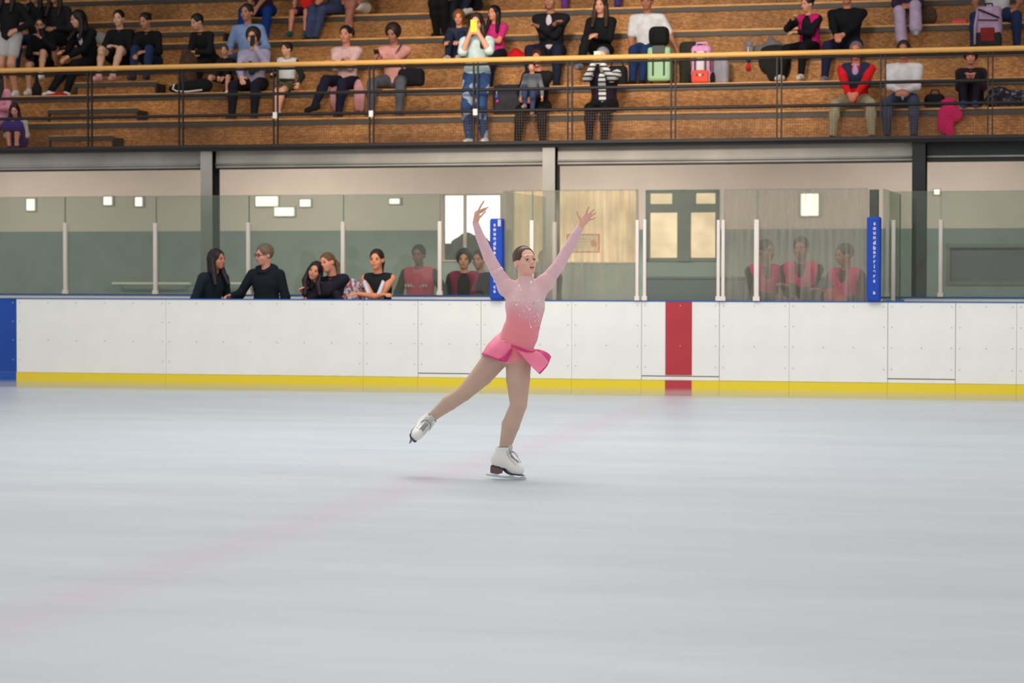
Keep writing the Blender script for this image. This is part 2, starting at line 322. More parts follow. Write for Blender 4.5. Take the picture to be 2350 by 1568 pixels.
for i,(a,b,kd,lab) in enumerate(cuts):
    u0,u1=WU(a,0,780),WU(b,0,780); g=.004 if kd in('gate','red') else .0015; w=u1-u0
    mb=MB(); zb=.225 if kd in('gate','red') else .175
    M0=BLUEB if kd=='blue' else WHITE
    o=wobj(mb.box(g,w-g,0,.05,zb+.004,TOP-.013),'dasher_board',M0,u=u0,v=0,z=0); tag(o,lab,'rink board','boards around the rink' if 0 else None)
    if kd in('gate','red'): wobj(MB().box(g,w-g,0.002,.06,.178,.217),'threshold',WHITE,o)
    KB=KBLUE if kd=='blue' else YEL
    ko=wobj(MB().box(0.001,w-.001,-.012,.05,0,.175),'kick_plate',KB,o); tag(ko,'blue kick plate' if kd=='blue' else 'yellow kick plate')
    ko=wobj(MB().box(0,w,-.006,.10,TOP-.013,TOP),'cap_rail',CAPM,o); tag(ko,'thin blue cap rail')
    if kd=='red':
        r0,r1=WU(1527,0,780)-u0,WU(1588,0,780)-u0
        s1=wobj(MB().box(r0,r1,-.003,.01,zb+.01,TOP-.013),'stripe',REDB,o); tag(s1,'red stripe')
        s2=wobj(MB().box(r0,r1,-.0155,.01,0,.176),'stripe',KRED,o); tag(s2,'red stripe on kick plate')
    wobj(MB().box(0,w,.051,.075,.18,TOP-.02),'backing',mat('backing',(176,180,176)),o)
    xs=[.045,w-.045] if w>.5 else [w/2]; nn=int(w/.33)
    pts=[(x,z) for x in xs for z in (1.03,.80,.57,.33)]+[(.05+(w-.1)*j/nn,z) for j in range(1,nn) for z in (1.03,.57)]
    if a<-100: pts=[p for p in pts if p[0]>w-.5]
    if b>2400: pts=[p for p in pts if p[0]<.6]
    for x,z in pts[:26]:
        q=bpy.data.objects.new('bolt',boltme); C.objects.link(q); q.parent=o; q.location=(x,0,z)
# --- back wall under the stand, floor to deck
VB=6.0
wins=[(1013,1151,446,600),(1176,1462,436,604),(1483,1650,436,600),(2172,2420,560,655)]
wz=[]
for a,b,t,bt in wins:
    p,q=W(a,t,VB),W(b,bt,VB); wz.append((p[0],q[0],q[1],p[1]))
zsplit=W(300,531,VB)[1]; zcl=H(0)-.12
CREAM=mat('wall_cream',(214,200,184),.8,0,.04,2); DGREY=mat('wall_dark',(128,140,133),.8,0,.1,3)
def wall_cells(name,m,z0,z1):
    us=sorted(set([-14,14]+[x for w in wz for x in w[:2]])); zs=sorted(set([z0,z1]+[z for w in wz for z in w[2:] if z0<z<z1])); mb=MB()
    for i in range(len(us)-1):
        for j in range(len(zs)-1):
            cu,cz=(us[i]+us[i+1])/2,(zs[j]+zs[j+1])/2
            if any(w[0]<cu<w[1] and w[2]<cz<w[3] for w in wz): continue
            mb.box(us[i],us[i+1],VB,VB+.2,zs[j],zs[j+1])
    return tag(wobj(mb,name,m),kind='structure')
wall_cells('wall_back',CREAM,zsplit,zcl); wall_cells('wall_back_dado',DGREY,0,zsplit)['kind']='structure'
FR=mat('frame_grey',(110,108,98),.5); FRC=mat('frame_cream',(196,184,166),.6)
def frame(name,i,bars,pane,pm):
    a,b,z0,z1=wz[i]; mb=MB(); t=.05 if i>1 else .018
    mb.box(a,b,VB-.02,VB+.1,z1-t,z1).box(a,b,VB-.02,VB+.1,z0,z0+t).box(a,a+t,VB-.02,VB+.1,z0,z1).box(b-t,b,VB-.02,VB+.1,z0,z1)
    for q in bars: mb.box(*q)
    o=wobj(mb,name,FR if i>1 else FRC); tag(o,kind='structure'); p=wobj(MB().box(a,b,VB+.06,VB+.08,z0,z1),'pane',pm,None); 
    bpy.context.view_layer.update(); p.parent=o; p.matrix_parent_inverse=o.matrix_world.inverted(); return o
a,b,z0,z1=wz[0]
frame('reflected_window_1',0,[((a+b)/2-.018-.1,(a+b)/2+.018-.1,VB-.01,VB+.05,z0,z1)],1,glass('window_glass',(.95,.95,.93),.04,(230,230,220)))  # bright reflection in the glass, built as an added opening in the wall
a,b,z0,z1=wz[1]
frame('reflected_window_2',1,[],1,emit('amber_reflection_pane',(255,218,170),1.5,(200,170,128),(1.3,1,.8)))  # warm streaky reflection in the glass, built as an added glowing pane
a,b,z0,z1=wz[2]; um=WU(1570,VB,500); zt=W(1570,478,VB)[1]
frame('reflected_window_3',2,[(a,b,VB-.03,VB+.05,zt-.06,zt+.06),(um-.09,um+.09,VB-.04,VB+.05,z0,zt+.05),(um-.02,um+.02,VB-.02,VB+.05,zt,z1),(um-.16,um+.16,VB-.05,VB+.05,zt+.02,zt+.22)],1,emit('peach_reflection_pane',(255,218,180),1.9,(214,180,146),(1,1,1.2)))  # reflected window with cross bars, built as an added glowing pane
a,b,z0,z1=wz[3]
frame('window_4',3,[],1,mat('dull_pane',(92,98,100),.3,0,.15,2))
# handrails and a low partition seen through the glass
def tube_u(name,lab,cat,px0,px1,py,v,r,m,vert=None):
    p,q=W(px0,py,v),W(px1,py,v); mb=MB().tube([(0,0,0),(q[0]-p[0],0,0)],r,8); o=wobj(mb,name,m,u=p[0],v=v,z=p[1]); tag(o,lab,cat)
    w=q[0]-p[0]; n=max(2,int(w/1.2)+1)
    for i in range(n): wobj(MB().box(-.015,.015,0,VB-v-.002,-.015,.015),'bracket',m,o,u=.05+(w-.1)*i/(n-1))
    return o
WH=mat('painted_white',(226,220,206),.5,0,.03,4)
tube_u('handrail','pale handrail on the dark wall left of the first column','handrail',258,436,651,5.85,.02,WH)
tube_u('handrail','pale handrail on the dark wall behind the two adults at the bench','handrail',500,600,651,5.85,.02,WH)
tube_u('handrail','pale handrail behind the clear panel left of the left padded post','handrail',1012,1140,664,5.85,.03,WH)
p=W(1476,640,3.4); q=W(2000,640,3.4)
tag(wobj(MB().box(p[0],q[0],3.4,3.5,0,p[1]).box(p[0],q[0],3.38,3.52,p[1],p[1]+.03),'partition',mat('partition_grey',(112,118,120),.7,0,.06,2)),'low grey partition behind the glass where three officials stand','partition')
# reflections seen in the glass, built as added glowing boxes on the wall
REFL_GLOW=emit('reflection_glow',(255,252,236),2.2)
for px,py,w,h,lab in ((70,470,.13,.17,'small bright glass reflection built high on the wall at far left'),(247,461,.13,.12,'bright glass reflection built between the first two glass posts, left one of a pair'),(318,463,.11,.13,'bright glass reflection built between the first two glass posts, right one of a pair'),
    (612,462,.34,.14,'wide bright glass reflection built high on the wall above the hooded man'),(700,466,.16,.1,'bright glass reflection built on the wall right of the wide one'),(652,486,.3,.12,'lower bright glass reflection built on the wall right of the hooded man'),(905,462,.15,.07,'faint glass reflection built on the wall above the girl in the sleeveless top'),(1858,470,.24,.30,'broad bright glass reflection built on the wall above the officials behind streaky glass'),(2150,441,.07,.06,'tiny glass reflection built on the wall right of the right column')):
    u,z=W(px,py,VB-.05); o=wroot('wall_reflection',u,VB,z); tag(o,lab,'reflection')
    wobj(MB().box(-w/2-.02,w/2+.02,-.04,0,-h/2-.02,h/2+.02),'glow_rim',mat('glow_rim_grey',(180,176,165)),o,bevel=.01)
    wobj(MB().box(-w/2,w/2,-.06,-.04,-h/2,h/2),'glow_face',REFL_GLOW,o,bevel=.01)
# framed sign seen through the glass
p=W(1300,537,5.8); q=W(1376,580,5.8); w=q[0]-p[0]; h=p[1]-q[1]; OR=mat('sign_orange',(214,120,60),.6); o=wroot('sign',p[0],5.8,q[1]); tag(o,'sign in a thin orange frame with an orange emblem, seen through streaky glass','sign')
wobj(MB().box(0,w,0,.01,0,.02).box(0,w,0,.01,h-.02,h).box(0,.02,0,.01,.02,h-.02).box(w-.02,w,0,.01,.02,h-.02),'frame',OR,o)
wobj(MB().box(.02,w-.02,.004,.008,.02,h-.02),'sheet',mat('sign_sheet',(224,200,160),.7),o)
wobj(MB().prism([(w*.76,h*.3),(w*.9,h*.3),(w*.93,h*.5),(w*.82,h*.72),(w*.74,h*.6)],-.004,.003),'emblem',OR,o)
mb=MB()
for j in range(4): mb.box(w*.12,w*.62,.0,.003,h*(.25+.15*j),h*(.28+.15*j))
wobj(mb,'text_lines',mat('sign_pale',(190,160,120),.7),o)
# trees in the glass reflection, built as added shrubs behind the opening
GR=mat('leaf_dark',(70,84,66),.8,0,.3,12,c2=(100,108,86))
for px,py,r,lab in ((1028,560,.34,'dark leafy tree of the glass reflection, left one'),(1072,535,.38,'tallest dark tree of the glass reflection'),(1125,556,.36,'dark leafy tree of the glass reflection, right one')):
    v=8.2; u,z=W(px,py,v); rr=random.Random(px); P=[]
    o=wroot('reflected_tree',u,v,0); tag(o,lab,'reflected_tree'); P=[ell((rr.uniform(-.5,.5)*r,rr.uniform(-.5,.5)*r,z-r*.4-rr.uniform(0,1.3)*r),(rr.uniform(.25,.5)*r,)*3,None,.05) for _ in range(26)]
    P.append(ell((0,0,z-r*.3),(r*.35,)*3)); link('foliage',sdfmesh('foliage',P,.05,.05),o,GR); wobj(MB().tube([(0,0,0),(.02,0,z-r*1.2)],[.05,.03],8),'stem',mat('bark',(60,50,42)),o)
wobj(MB().box(-14,14,6.2,12,-.25,-.0),'floor',mat('pavement',(120,120,116))).__setitem__('kind','structure')
# --- rear boards of the two benches and the columns
VR=2.1; ZR=W(300,675,VR)[1]
for a,b,lab,n in ((-700,1160,'white rear board of the left bench carrying the glass','rear_board'),(2022,2900,'white rear board of the right bench carrying the glass','rear_board')):
    u0,u1=WU(a,VR),WU(b,VR); o=wobj(MB().box(0,u1-u0,0,.06,0,ZR-.014),'rear_board',WHITE,u=u0,v=VR,z=0); tag(o,lab,'rink board')
    wobj(MB().box(0,u1-u0,-.02,.1,ZR-.014,ZR),'cap_rail',CAPM,o)
ur=WU(2024,0); o=wobj(MB().box(-.03,.03,.105,VR-.021,0,TOP-.03),'side_board',WHITE,u=ur,v=0,z=0); tag(o,'white side board joining front and rear boards at the right padded post','rink board')
wobj(MB().box(-.05,.05,.105,VR-.021,TOP-.03,TOP),'cap_rail',CAPM,o)
ul=WU(1153,0); o=wobj(MB().box(-.03,.03,.105,VR-.021,0,TOP-.03),'side_board',WHITE,u=ul,v=0,z=0); tag(o,'white side board joining front and rear boards at the left padded post','rink board')
wobj(MB().box(-.05,.05,.105,VR-.021,TOP-.03,TOP),'cap_rail',CAPM,o)
STEEL=mat('steel_grey',(168,162,154),.5,.1,.22,1.2); DST=mat('steel_dark',(44,46,46),.55,.3,.15,4)
zb0=W(700,386,2.62)[1]; zb1=W(700,344,2.62)[1]
colu=[]
for a,lab in ((460,'grey steel column rising behind the woman with long dark hair'),(1245,'grey steel column above the head of the skater'),(2093,'dark steel column right of the right padded post')):
    v=2.56; u0=WU(a,v,400); o=wroot('steel_column',u0,v,0); tag(o,lab,'column'); colu.append(u0)
    zt=H(0)-.04
    wobj(MB().box(0,.16,0,.02,0,zt),'front_flange',STEEL if a<2000 else DST,o); wobj(MB().box(.07,.09,.02,.26,0,zt),'web',DST,o); wobj(MB().box(0,.16,.26,.28,0,zt),'rear_flange',DST,o)
    wobj(MB().box(-.03,.19,-.03,.31,0,.02),'base_plate',DST,o)
spans=[-12.5]+colu+[12.5]
for i in range(4):
    u0=spans[i]+(.17 if i else 0); u1=spans[i+1]-.01; v=2.68; lab=['grey steel beam left of the left column','grey steel beam between the left and middle columns','grey steel beam between the middle and right columns','dark steel beam right of the right column'][i]
    o=wroot('steel_beam',u0,v,0); tag(o,lab,'beam'); w=u1-u0
    wobj(MB().box(0,w,0.003,.02,zb0+.02,zb1),'web',STEEL if i<3 else DST,o); wobj(MB().box(0,w,0,.14,zb0,zb0+.02),'bottom_flange',DST,o); wobj(MB().box(0,w,0,.14,zb1,zb1+.015),'top_flange',DST,o)
    wobj(MB().tube([(0,-.012,zb0+.06),(w,-.012,zb0+.06)],.014,10),'pipe',STEEL,o,smooth=True)
# --- stands
OSBM=[osb('osb_board',.88),osb('osb_board_dark',.76)]; TREAD=mat('tread_edge',(222,160,84),.45,0,.1,6,c2=(200,138,70)); TRIM=mat('edge_trim',(66,64,62),.5,.2,.1,5)
names=['front deck','lowest','second','third','fourth','fifth','sixth','seventh']
for k in range(0,8):
    v,z=VK(k),H(k); o=wroot('bleacher_tier',UL,v,z); w=UR-UL
    tag(o,'front walkway deck of the wooden stand' if k==0 else f'{names[k]} wooden bleacher tier above the walkway','bleacher')
    wobj(MB().box(0,w,0,.815 if k<7 else 1.9,-.024,0),'tread',TREAD,o)
    wobj(MB().box(0,w,-.006,.018,-.09,-.0345) if k else MB().box(0,w,-.006,-.0005,-.035,.0),'edge_trim',TRIM,o)
    if k: 
        pw=2.44; x=-(k%2)*1.1
        while x<w:
            a,b=max(x,0),min(x+pw-.0005,w); 
            if b>a: wobj(MB().box(a,b,.02,.04,-.43,-.025),'riser_panel',OSBM[(k+int(x))%2],o)
            x+=pw
    else: wobj(MB().box(0,w,0.02,.10,-.045,-.0245),'deck_slab',TRIM,o)
tag(wobj(MB().box(UL,UR,2.9,VB+.3,H(0)-.12,H(0)-.1),'ceiling',mat('soffit',(150,148,142))),kind='structure')
# half steps of the aisle at left
for k,a,b,y,lab in ((0,112,262,317,'low wooden half step on the walkway behind the railing at left'),(1,110,318,253,'wooden half step on the lowest tier of the left aisle'),(2,172,360,190,'wooden half step on the second tier under the pink shoes'),(4,352,516,25,'wooden half step on the fourth tier high at left')):
    v=VK(k+1)-.33; u0,z1=W(a,y,v); u1=WU(b,v,y); z0=H(k)+.001; z1=H(k)+.215
    o=wroot('half_step',u0,v,z0); tag(o,lab,'step'); w=u1-u0; h=z1-z0
    wobj(MB().box(.03,w-.03,.02,.32,0,h-.035),'riser',OSBM[0],o); wobj(MB().box(0,w,0,.32,h-.034,h),'tread',TREAD,o)
    wobj(MB().box(0,w,-.012,0,h-.07,h-.012),'edge_trim',TRIM,o); wobj(MB().box(w-.03,w,0.001,.32,0,h-.035),'side_panel',DST,o); wobj(MB().box(0,.03,0.001,.32,0,h-.035),'side_panel',DST,o)
# --- railing
vr=2.44; RAILW=mat('rail_wood',(232,172,92),.4,0,.08,5,stretch=(.3,1,1)); IRON=mat('rail_iron',(50,46,46),.5,.4,.1,6)
o=wroot('balcony_railing',UL,vr,H(0)); tag(o,'long iron railing with yellow wooden handrail along the edge of the stand','railing'); w=UR-UL; Z0=H(0)
def zat(px,py): return W(px,py,vr)[1]-Z0
zh=zat(1175,137); z1_=zat(1175,205); z2_=zat(1175,254)
wobj(MB().tube([(0,-.03,zh),(w,-.03,zh)],.033,10),'handrail',RAILW,o,smooth=True)
wobj(MB().tube([(0,0,zh-.05),(w,0,zh-.05)],.017,8),'rail_bar',IRON,o,smooth=True)
for z in (z1_,z2_): wobj(MB().tube([(0,0,z),(w,0,z)],.021,8),'rail_bar',IRON,o,smooth=True)
wobj(MB().box(0,w,-.02,.03,-.01,.03),'bottom_rail',IRON,o)
pp=[-25,202,411,628,848,1087,1303,1540,1783,2021,2267]; pu=[WU(x,vr,250)-UL for x in pp]; st=pu[1]-pu[0]
pu=[pu[0]-st*2,pu[0]-st]+pu+[pu[-1]+st,pu[-1]+2*st]
for x in pu:
    for d in (0,.055): wobj(MB().box(x+d-.008,x+d+.008,-.018,.018,0,zh-.02),'post',IRON,o)
WIRE=mat('wire',(86,70,60),.5,.4,.1,6)
for i in range(len(pu)-1):
    a,b=pu[i]+.065,pu[i+1]-.01
    if a<0 or b>w: continue
    mb=MB(); n=int((b-a)/.032); mz=int((z2_-.04)/.032)
    for j in range(1,n): x=a+(b-a)*j/n; mb.box(x-.0014,x+.0014,.018,.021,.03,z2_)
    for j in range(1,mz): z=.03+(z2_-.03)*j/mz; mb.box(a,b,.021,.024,z-.0014,z+.0014)
    wobj(mb,'wire_mesh',WIRE,o)
for x in (pu[5],pu[6],pu[7]): wobj(MB().box(x-.0,x+.055,-.03,-.018,.36,.44),'clip',mat('clip_white',(225,222,214)),o)
# --- glass, posts and padded posts
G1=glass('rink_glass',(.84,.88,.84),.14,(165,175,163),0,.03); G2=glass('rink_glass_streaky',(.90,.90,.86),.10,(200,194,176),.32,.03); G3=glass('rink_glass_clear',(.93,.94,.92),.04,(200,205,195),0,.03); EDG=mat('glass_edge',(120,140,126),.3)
def pane(a,b,v,zb,pyt,m,lab,pxt=None):
    u0,u1=WU(a,v,560),WU(b,v,560); zt=W(pxt or (a+b)/2,pyt,v)[1]; o=wobj(MB().box(.006,u1-u0-.006,0,.012,0,zt-zb),'rink_glass',m,u=u0,v=v+.02,z=zb); tag(o,lab,'glass')
    for x in (0.002,u1-u0-.006): wobj(MB().box(x,x+.004,-.001,.013,0,zt-zb),'edge',EDG,o)
    wobj(MB().box(.006,u1-u0-.006,-.001,.013,zt-zb,zt-zb+.004),'edge',EDG,o)
    return zt
L_=['leftmost clear rink glass panel, cut by the frame edge','second rink glass panel from the left','rink glass panel just left of the steel column woman','rink glass panel behind the hooded man','rink glass panel behind the hugging girls and the girl in black and white','clear glass panel with bright reflected window built behind, left of the blue padded post']
for (a,b),lab in zip(((-70,148),(148,357),(357,570),(570,787),(787,1009),(1009,1160)),L_): pane(a,b,VR,ZR,449,G3 if a==1009 else G1,lab,570)
pane(1153,1221,0,TOP,438,G2,'narrow streaky glass panel right of the left padded post',1300); pane(1221,1464,0,TOP,438,G2,'wide streaky glass panel behind the raised arm of the skater',1300)
pane(1480,1651,0,TOP,438,G1,'glass panel of the gate above the red stripe',1300); pane(1660,1737,0,TOP,438,G2,'narrow streaky glass panel left of the officials',1300); pane(1737,1992,0,TOP,438,G2,'wide streaky glass panel in front of the officials',1300)
pane(2040,2159,VR,ZR,440,G1,'glass panel in front of the dark right column',2100); pane(2159,2420,VR,ZR,440,G1,'rightmost glass panel, cut by the frame edge',2100)
for u0,lab,cat in ((ur,'end glass panel seen edge on beside the right padded post',1),(ul,'end glass panel seen edge on behind the left padded post',1)):
    zt=W(1300,438,0)[1]; o=wobj(MB().box(-.006,.006,.12,VR-.03,0,zt-TOP),'rink_glass',G1,u=u0,v=0,z=TOP); tag(o,lab,'glass'); wobj(MB().box(-.007,.007,VR-.03,VR-.025,0,zt-TOP),'edge',EDG,o)
POSTM=mat('post_white',(236,224,214),.4,0,.03,5)
def post(px,w,v,zb,pyt,lab):
    u,_=W(px,600,v); zt=W(px,pyt,v)[1]; o=wobj(MB().box(-w/2,w/2,-.03,.018,0,zt-zb),'glass_post',POSTM,u=u,v=v,z=zb,bevel=.006); tag(o,lab,'post')
    wobj(MB().box(-w/2-.01,w/2+.01,-.035,.018,0,.05),'foot_bracket',POSTM,o)
post(150.5,.048,VR,ZR,512,'leftmost white glass post'); post(357,.048,VR,ZR,512,'white glass post left of the steel column'); post(570.5,.048,VR,ZR,511,'white glass post behind the hooded man'); post(787.5,.048,VR,ZR,509,'white glass post right of the hugging girls'); post(1010,.048,VR,ZR,508,'white glass post beside the pink vest seen through glass')
post(1221,.045,0,TOP,506,'white glass post right behind the head of the skater'); post(1463,.036,0,TOP,505,'left post of the white pair left of the red stripe'); post(1480,.036,0,TOP,504,'right post of the white pair left of the red stripe'); post(1649,.036,0,TOP,505,'left post of the white pair right of the red stripe'); post(1660,.036,0,TOP,505,'right post of the white pair right of the red stripe')
post(1736.5,.054,0,TOP,504,'wide white glass post left of the officials'); post(2037,.04,VR,ZR,506,'white corner post right of the right padded post'); post(2158.5,.045,VR,ZR,504,'white glass post right of the dark column')
post(1273,.05,VR,.058,510,'white post seen through the streaky glass right of the skater head')
u,_=W(1995,500,1.2); zt=W(1995,435,1.2)[1]; tag(wobj(MB().box(0,.1,0,.1,0,zt),'steel_post',mat('post_green_grey',(86,90,78),.5),u=u,v=1.2),'dark grey-green post standing behind the right padded post','post')
u,_=W(2027,500,.9); zt=W(2027,505,.9)[1]; tag(wobj(MB().box(-.02,.02,0,.04,0,zt),'glass_post',POSTM,u=WU(2024,0)+.035,v=.9),'pale post on the end glass beside the right padded post','post')
PAD=mat('pad_blue',(14,66,172),.6,0,.1,5,bump=.2)
fnt=mat('letter_white',(232,220,232),.7)
def pad(a,b,pyt,lab,text,px,sticker):
    u0,u1=WU(a,-.06),WU(b,-.06); zt=W((a+b)/2,pyt,-.06)[1]; w=u1-u0; h=zt-TOP; o=wobj(MB().box(0,w,0,.16,0,h),'padded_post',PAD,u=u0,v=-.075,z=TOP+.002,bevel=.02); tag(o,lab,'padded post')
    ux=WU(px,-.08)-u0; zs=[W(px,y,-.08)[1]-TOP for y in text[1]]
    for ch,z in zip(text[0],zs):
        cu=bpy.data.curves.new('t','FONT'); cu.body=ch; cu.size=.06; cu.align_x='CENTER'; cu.align_y='CENTER'; cu.extrude=.001; cu.offset=.0016
        t=bpy.data.objects.new('t',cu); me=bpy.data.meshes.new_from_object(t); bpy.data.objects.remove(t)
        co=[v.co for v in me.vertices]; cy=(min(c.y for c in co)+max(c.y for c in co))/2
        me.transform(Matrix.Translation((0,-cy,0)))
        link('letter',me,o,fnt,Matrix.Translation((ux,-.003,z))@Matrix.Rotation(PI/2,4,'X'))
    if sticker: ux=WU(1145.5,-.08)-u0; z=W(1145,512,-.08)[1]-TOP; wobj(MB().box(ux-.018,ux+.018,-.004,.001,z-.04,z+.04),'sticker',mat('sticker',(200,190,200)),o)
Y1=[490+y/7.467 for y in (180,260,340,420,502,590,670,745,830,910,1000,1080,1165,1365)]
pad(1989,2020,498,'blue padded post with white lettering at the right end of the glass',('soundbarriersa',Y1),2006.5,0)
Y2=[495+y/7.65 for y in (170,250,330,408,490,570,655,735,815,895,975,1060,1145,1258,1335)]
pad(1124,1153,502,'blue padded post with white lettering behind the raised left arm of the skater',('soundbarriersca',Y2),1135,1)
# roof above the stand and far enclosing structure
tag(wobj(MB().box(-14,14,4,12,8.2,8.4),'ceiling',mat('roof_dark',(60,60,62))),kind='structure')
tag(wobj(MB().box(-14,14,10.25,10.4,H(7),8.2),'wall_stand',mat('wall_stand_wood',(96,70,48))),kind='structure')
for x in (-12.6,12.5): tag(wobj(MB().box(x,x+.1,2.5,10.25,0,8.2),'wall_left' if x<0 else 'wall_right',mat('wall_side',(80,72,64))),kind='structure')
# ------------------------------------------------------------------ light
wd=bpy.data.worlds.new('world'); scene.world=wd; wd.use_nodes=True; wn=wd.node_tree; wn.nodes['Background'].inputs[0].default_value=(1,.985,.965,1); 
_tc=wn.nodes.new('ShaderNodeTexCoord'); _sp=wn.nodes.new('ShaderNodeSeparateXYZ'); _mr=wn.nodes.new('ShaderNodeMapRange'); _mr.inputs[1].default_value=.55; _mr.inputs[2].default_value=.95; _mr.inputs[3].default_value=WORLD; _mr.inputs[4].default_value=2.2
wn.links.new(_tc.outputs['Generated'],_sp.inputs[0]); wn.links.new(_sp.outputs[1],_mr.inputs[0]); wn.links.new(_mr.outputs[0],wn.nodes['Background'].inputs[1])
def area(name,loc,target,size,e,c,sy=None):
    l=bpy.data.lights.new(name,'AREA'); l.shape='RECTANGLE'; l.size=size; l.size_y=sy or size; l.energy=e; l.color=c; o=bpy.data.objects.new(name,l); C.objects.link(o)
    o.location=loc; o.rotation_euler=(Vector(target)-Vector(loc)).to_track_quat('-Z','Y').to_euler(); return o
def spot(name,loc,target,e,ang,blend,c,r=.5):
    l=bpy.data.lights.new(name,'SPOT'); l.energy=e; l.spot_size=math.radians(ang); l.spot_blend=blend; l.color=c; l.shadow_soft_size=r; o=bpy.data.objects.new(name,l); C.objects.link(o)
    o.location=loc; o.rotation_euler=(Vector(target)-Vector(loc)).to_track_quat('-Z','Y').to_euler(); return o
vs=scene.view_settings; scene.display_settings.display_device='sRGB'; vs.view_transform='Standard'; vs.look='None'; vs.gamma=1; vs.use_curve_mapping=False; vs.exposure=EXPO
area('rink_fill',(-.5,20.5,7.6),(0,21.5,0),6,520,(1,.99,.98))  # unseen overhead light, added so its falloff darkens the outer ice
for i,u in enumerate((-9,-4.5,0,4.5,9)):
    p=WO+U*u+V*3.6+Vector((0,0,2.85)); area('corridor_fill',tuple(p),tuple(p+V*1.2-Vector((0,0,1.5))),1.6,(58,76,76,60,26)[i],(1,.93,.87),.3)  # unseen lights added under the deck to brighten the back wall
p=WO+V*4+Vector((-.3,0,4.0)); spot('stand_fill',(-2,12,9),tuple(p),12500,26,1,(1,.88,.72),1.2)  # unseen warm spot, added to brighten the middle of the stand
# ================================================================== people in the background
EYEM=mat('eye_dark',(30,22,20),.3,0,.05,30); LIPM=mat('lip',(150,80,76),.5,0,.05,30); BROWM=mat('brow',(40,28,24),.7,0,.1,30); GLASSF=mat('spectacle_frame',(20,20,24),.3)
def ico(name,r,m):
    import bmesh
    bm=bmesh.new(); bmesh.ops.create_icosphere(bm,subdivisions=2,radius=1); me=bpy.data.meshes.new(name); bm.to_mesh(me); bm.free(); me.transform(Matrix.Diagonal((*r,1)))
    me.polygons.foreach_set('use_smooth',[True]*len(me.polygons)); me.materials.append(m); return me
EYEME=ico('eye',(.012,.008,.006),EYEM); MOUTHME=ico('mouth',(.022,.007,.006),LIPM); BROWME=ico('eyebrow',(.018,.006,.004),BROWM)
def m4(R,t): 
    M=Matrix.Identity(4)
    for i in range(3):
        for j in range(3): M[i][j]=R[i,j]
        M[i][3]=t[i]
    return M
PEOPLE={}
def person(label,px,k=1,pose='sit',s=1.0,yaw=0.0,lean=.08,side=0.,head=(0,0,0),hands=((-.07,-.10,.24),(.07,-.10,.24)),knee=.13,foot=.12,fy=-.30,feet=None,sk=(178,126,100),
        hair=('short',(34,24,22)),top=((30,30,34),1.0),vest=None,legs=('long',(32,34,42)),shoes=(30,30,32),curl=.7,loc=None,h=.0125,hem=None,hip=(.17,.115),build=1.0,face=True,spec=False,neck=None,dv=0.0,palm=None,key=None,shirt=None):
    if loc is None:
        v=VK(k)+(.0 if pose!='stand' else .28)+dv; u=WU(px,v+.12,300); z=H(k)+.002
    else: u,v,z=loc
    M=WM@Matrix.Translation((u,v,z))@Matrix.Rotation(yaw,4,'Z')
    q=lambda *p:A(p,float)*s
    if pose=='stand': P0=q(0,.0,.87)
    else: P0=q(0,hip[0],hip[1])
    sd=unit((side,-math.sin(lean),math.cos(lean)*1.0)); rt=unit(np.cross((0,1,0),sd)); rt=A((abs(rt[0]),rt[1]*np.sign(rt[0]),rt[2]*np.sign(rt[0]))); bk=np.cross(sd,rt)*-1
    if bk[1]<0: bk=-bk
    nb=P0+sd*.475*s; ch=P0+sd*.30*s; R=rot(*head)
    hc=nb+(sd*.09+A((side*.03,-.035-math.sin(lean)*.03,.075)))*s
    TR=np.stack([rt,bk,sd],1); b=build
    leg=[];sho=[];up=[];fo=[];pel=[ell(P0,A((.155*b,.115*b,.105))*s,TR,.05*s)]
    tor=[ell(P0+sd*.13*s,A((.125*b,.095*b,.13))*s,TR,.06*s),ell(ch,A((.145*b,.105*b,.16))*s,TR,.06*s),cap(nb-(sd*.065+rt*.125)*s,.058*s,nb-(sd*.065-rt*.125)*s,.058*s,.05*s)]
    ank=[]
    for i,sx in enumerate((-1,1)):
        hp=P0+rt*sx*.085*s
        if pose=='stand': an=q(sx*foot,.0,.085); pole=(0,-1,.0)
        else: an=q(sx*foot,fy,-.43/s+.085); pole=(sx*(knee-.09)*2.2,-1,1.2)
        if feet: an=q(*feet[i])
        kn,an=ik(hp,an,.425*s,.41*s,pole); ank.append((kn,an))
        leg.append([cap(hp,.082*b*s,kn,.055*s),cap(kn,.054*s,kn+(an-kn)*.35,.052*s),cap(kn+(an-kn)*.35,.052*s,an,.034*s)])
        fd=unit((sx*.12,-1,-.12)) if not feet or len(feet)<3 else unit(feet[2+i] if len(feet)>2+i else feet[2]); 
        ft=an+A((0,0,-.045))*s; sho.append([cap(ft-fd*.03*s,.036*s,ft+fd*.12*s,.028*s),cap(an,.036*s,ft,.036*s)])
    for i,sx in enumerate((-1,1)):
        sh=nb+(rt*sx*.165*b-sd*.065)*s; w=q(*hands[i]) ; pole=(sx*.5,.35,-.85)
        if pose=='sit' and abs(w[2]-sh[2])<.02: pole=(sx,0,-1)
        el,w=ik(sh,w,.275*s,.245*s,pole); up.append([cap(sh,.05*s,el,.04*s),cap(el,.04*s,w,.028*s)])
        fdir=unit(w-el); pn=palm[i] if palm else unit((-sx*.6,-.2,-.9)) 
        fo.append((hand_prims(w,fdir,pn,s,.5,curl,thumb=-sx if not palm else sx,r=.0105),w,el,sh))
    sh_=s*1.06; hp_,T=head_prims(hc,R,sh_); nk=cap(nb-sd*.03*s,.054*s,T(0,.02,-.06),.05*s,.02*s)
    body=pel+tor+[nk]+hp_+[p for l in leg for p in l]+[p for l in up for p in l]+[p for f in fo for p in f[0]]
    if shoes is not None: pass
    body+=[p for x in sho for p in x]
